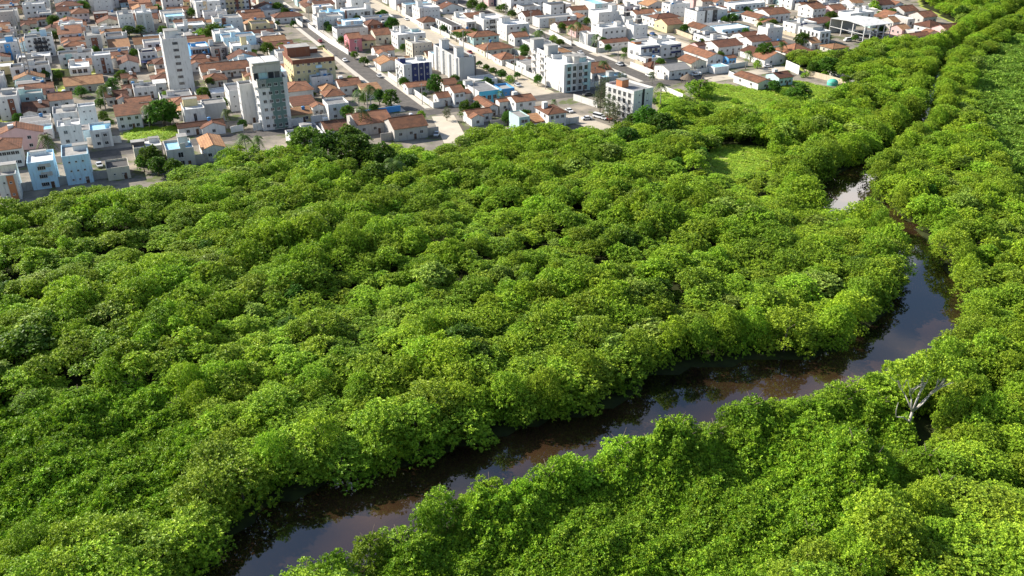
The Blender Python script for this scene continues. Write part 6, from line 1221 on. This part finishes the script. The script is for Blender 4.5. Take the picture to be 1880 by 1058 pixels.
def carpet(name, poly, step, sc, src=None):
    xs = [p[0] for p in poly]; ys = [p[1] for p in poly]; rows = []; y = min(ys)
    while y < max(ys):
        x = min(xs)
        while x < max(xs):
            qx, qy = x + rm.uniform(-.5, .5) * step, y + rm.uniform(-.5, .5) * step; px, py, zc = PX(qx, qy, 1)
            if -60 < px < 2350 and -60 < py < 1200 and inside(qx, qy, poly) and not inside(qx, qy, wRIV):
                z = carpet_z(qx, qy); e_ = .5; gx_ = (carpet_z(qx + e_, qy) - z) / e_; gy_ = (carpet_z(qx, qy + e_) - z) / e_
                for lay in range(1 + int(min(3, (gx_ * gx_ + gy_ * gy_) ** .5 * 1.2))):
                    zz = z - .55 * lay + rm.uniform(-.45, .40); s = sc * rm.uniform(.75, 1.3); rows.append((qx + rm.uniform(-.3, .3) * lay, qy + rm.uniform(-.3, .3) * lay, zz, rm.uniform(0, 6.28), math.atan(gy_) * .7 + rm.uniform(-.35, .35), -math.atan(gx_) * .7 + rm.uniform(-.35, .35), s, s, rm.randrange(4 if src is None else 2)))
            x += step
        y += step
    return mass(name, src or RT, rows)
carpet('creeper_carpet', wLC, .66, 1.0); carpet('creeper_thicket', wRC, .62, .95); carpet('marsh_plants', wMA, 1.05, 1.15, MT)
# bare mat of stems and leaf litter under the creepers
def litter(name, poly, step):
    xs = [p[0] for p in poly]; ys = [p[1] for p in poly]; nx_ = int((max(xs) - min(xs)) / step) + 2; ny_ = int((max(ys) - min(ys)) / step) + 2; V_ = []; F_ = []; idx = {}
    for j in range(ny_):
        for i in range(nx_):
            x, y = min(xs) + i * step, min(ys) + j * step; idx[i, j] = len(V_); V_.append((x, y, max(.05, carpet_z(x, y) - .75)))
    for j in range(ny_ - 1):
        for i in range(nx_ - 1):
            x, y = V_[idx[i, j]][0] + step / 2, V_[idx[i, j]][1] + step / 2
            if inside(x, y, poly) and not inside(x, y, wRIV): F_.append((idx[i, j], idx[i + 1, j], idx[i + 1, j + 1], idx[i, j + 1]))
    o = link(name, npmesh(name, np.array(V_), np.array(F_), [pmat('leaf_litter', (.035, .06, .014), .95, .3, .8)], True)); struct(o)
litter('carpet_ground', wLC, 1.5); litter('thicket_ground', wRC, 1.5); litter('marsh_ground', wMA, 4.0)
# grass on the open plots
TG = []
for k, (px, py) in enumerate(((1340, 180), (1355, 292))):
    rg = np.random.default_rng(500 + k); n_ = 40; P_ = rg.normal(size=(n_, 3)) * np.array([.45, .45, .1]) + np.array([0, 0, .22]); Nn = rg.normal(size=(n_, 3)) * .35 + np.array([0, 0, 1.0]); Nn /= np.linalg.norm(Nn, axis=1, keepdims=True)
    me = npmesh('blades', *cards(P_, Nn, .7, .3, rg), [GRASS]); rt = link('grass_tussock', None, None, G(px, py), 0); tag(rt, ['tall grass tussock in the field below the red roofed plot', 'grass tussock in the small clearing inside the wood'][k], 'grass', 'grass tussocks'); TG.append(link('blades', me, rt))
for gi_, poly in enumerate(wGR):
    xs = [p[0] for p in poly]; ys = [p[1] for p in poly]; rows = []
    for k in range(int((max(xs) - min(xs)) * (max(ys) - min(ys)) * 1.1)):
        x, y = rm.uniform(min(xs), max(xs)), rm.uniform(min(ys), max(ys))
        if inside(x, y, poly) and math.sin(x * .4) * math.sin(y * .37 + x * .1) > -.85: s = rm.uniform(.7, 1.5); rows.append((x, y, 0, rm.uniform(0, 6.28), 0, 0, s, s, rm.randrange(2)))
    mass('meadow_grass', TG, rows)
# ---- the pale branched tree on the near bank
p = G(1667, 787, 1.2); rt = link('pale_branched_tree', None, None, p, 0); rt.scale = (1.45, 1.45, 1.45); tag(rt, 'tree with bare white forking branches under a light flat crown near the river', 'tree')
m = MB()
def limb(a, b_, r0, r1, sag=.0): m.tube([a, a.lerp(b_, .5) + Vector((rv.uniform(-.2, .2), rv.uniform(-.2, .2), sag)), b_], [r0, (r0 + r1) / 2, r1], 6)
b0 = Vector((0, 0, -.3)); f0 = Vector((.0, 0, 2.6)); m.tube([b0, Vector((-.05, 0, 1.2)), f0], [.25, .19, .16], 8)
ends = []
for dx, dy, z in ((3.4, .2, 7.2), (-1.3, -.4, 6.6), (1.3, 1.2, 7.6), (.2, -.8, 7.4), (-2.4, .9, 6.8), (2.2, -.6, 6.9)):
    e_ = Vector((dx, dy, z)); k_ = f0.lerp(e_, .5) + Vector((0, 0, .2)); limb(f0, k_, .12, .08); limb(k_, e_, .08, .03)
    for q in range(5): g_ = e_ + Vector((rv.uniform(-1.4, 1.4), rv.uniform(-1.2, 1.2), rv.uniform(.6, 1.5))); limb(k_.lerp(e_, +.35 + .13 * q), g_, .06, .02); ends.append(g_)
limb(Vector((-.05, 0, 1.0)), Vector((-2.2, -.5, 2.2)), .14, .05, .3); limb(Vector((-2.2, -.5, 2.2)), Vector((-2.3, -.4, 4.4)), .07, .02)
m.obj('trunk', PALEBARK, rt, True)
lb = [(e_.x, e_.y + .5, e_.z + .5, .95, .55) for e_ in ends[::2]] + [(q * 1.4 - 3, 1.2, 8.4, 1.3, .7) for q in range(6)]
link('crown', crown('crown', 777, lb, 7000, .235, LEAF), rt)
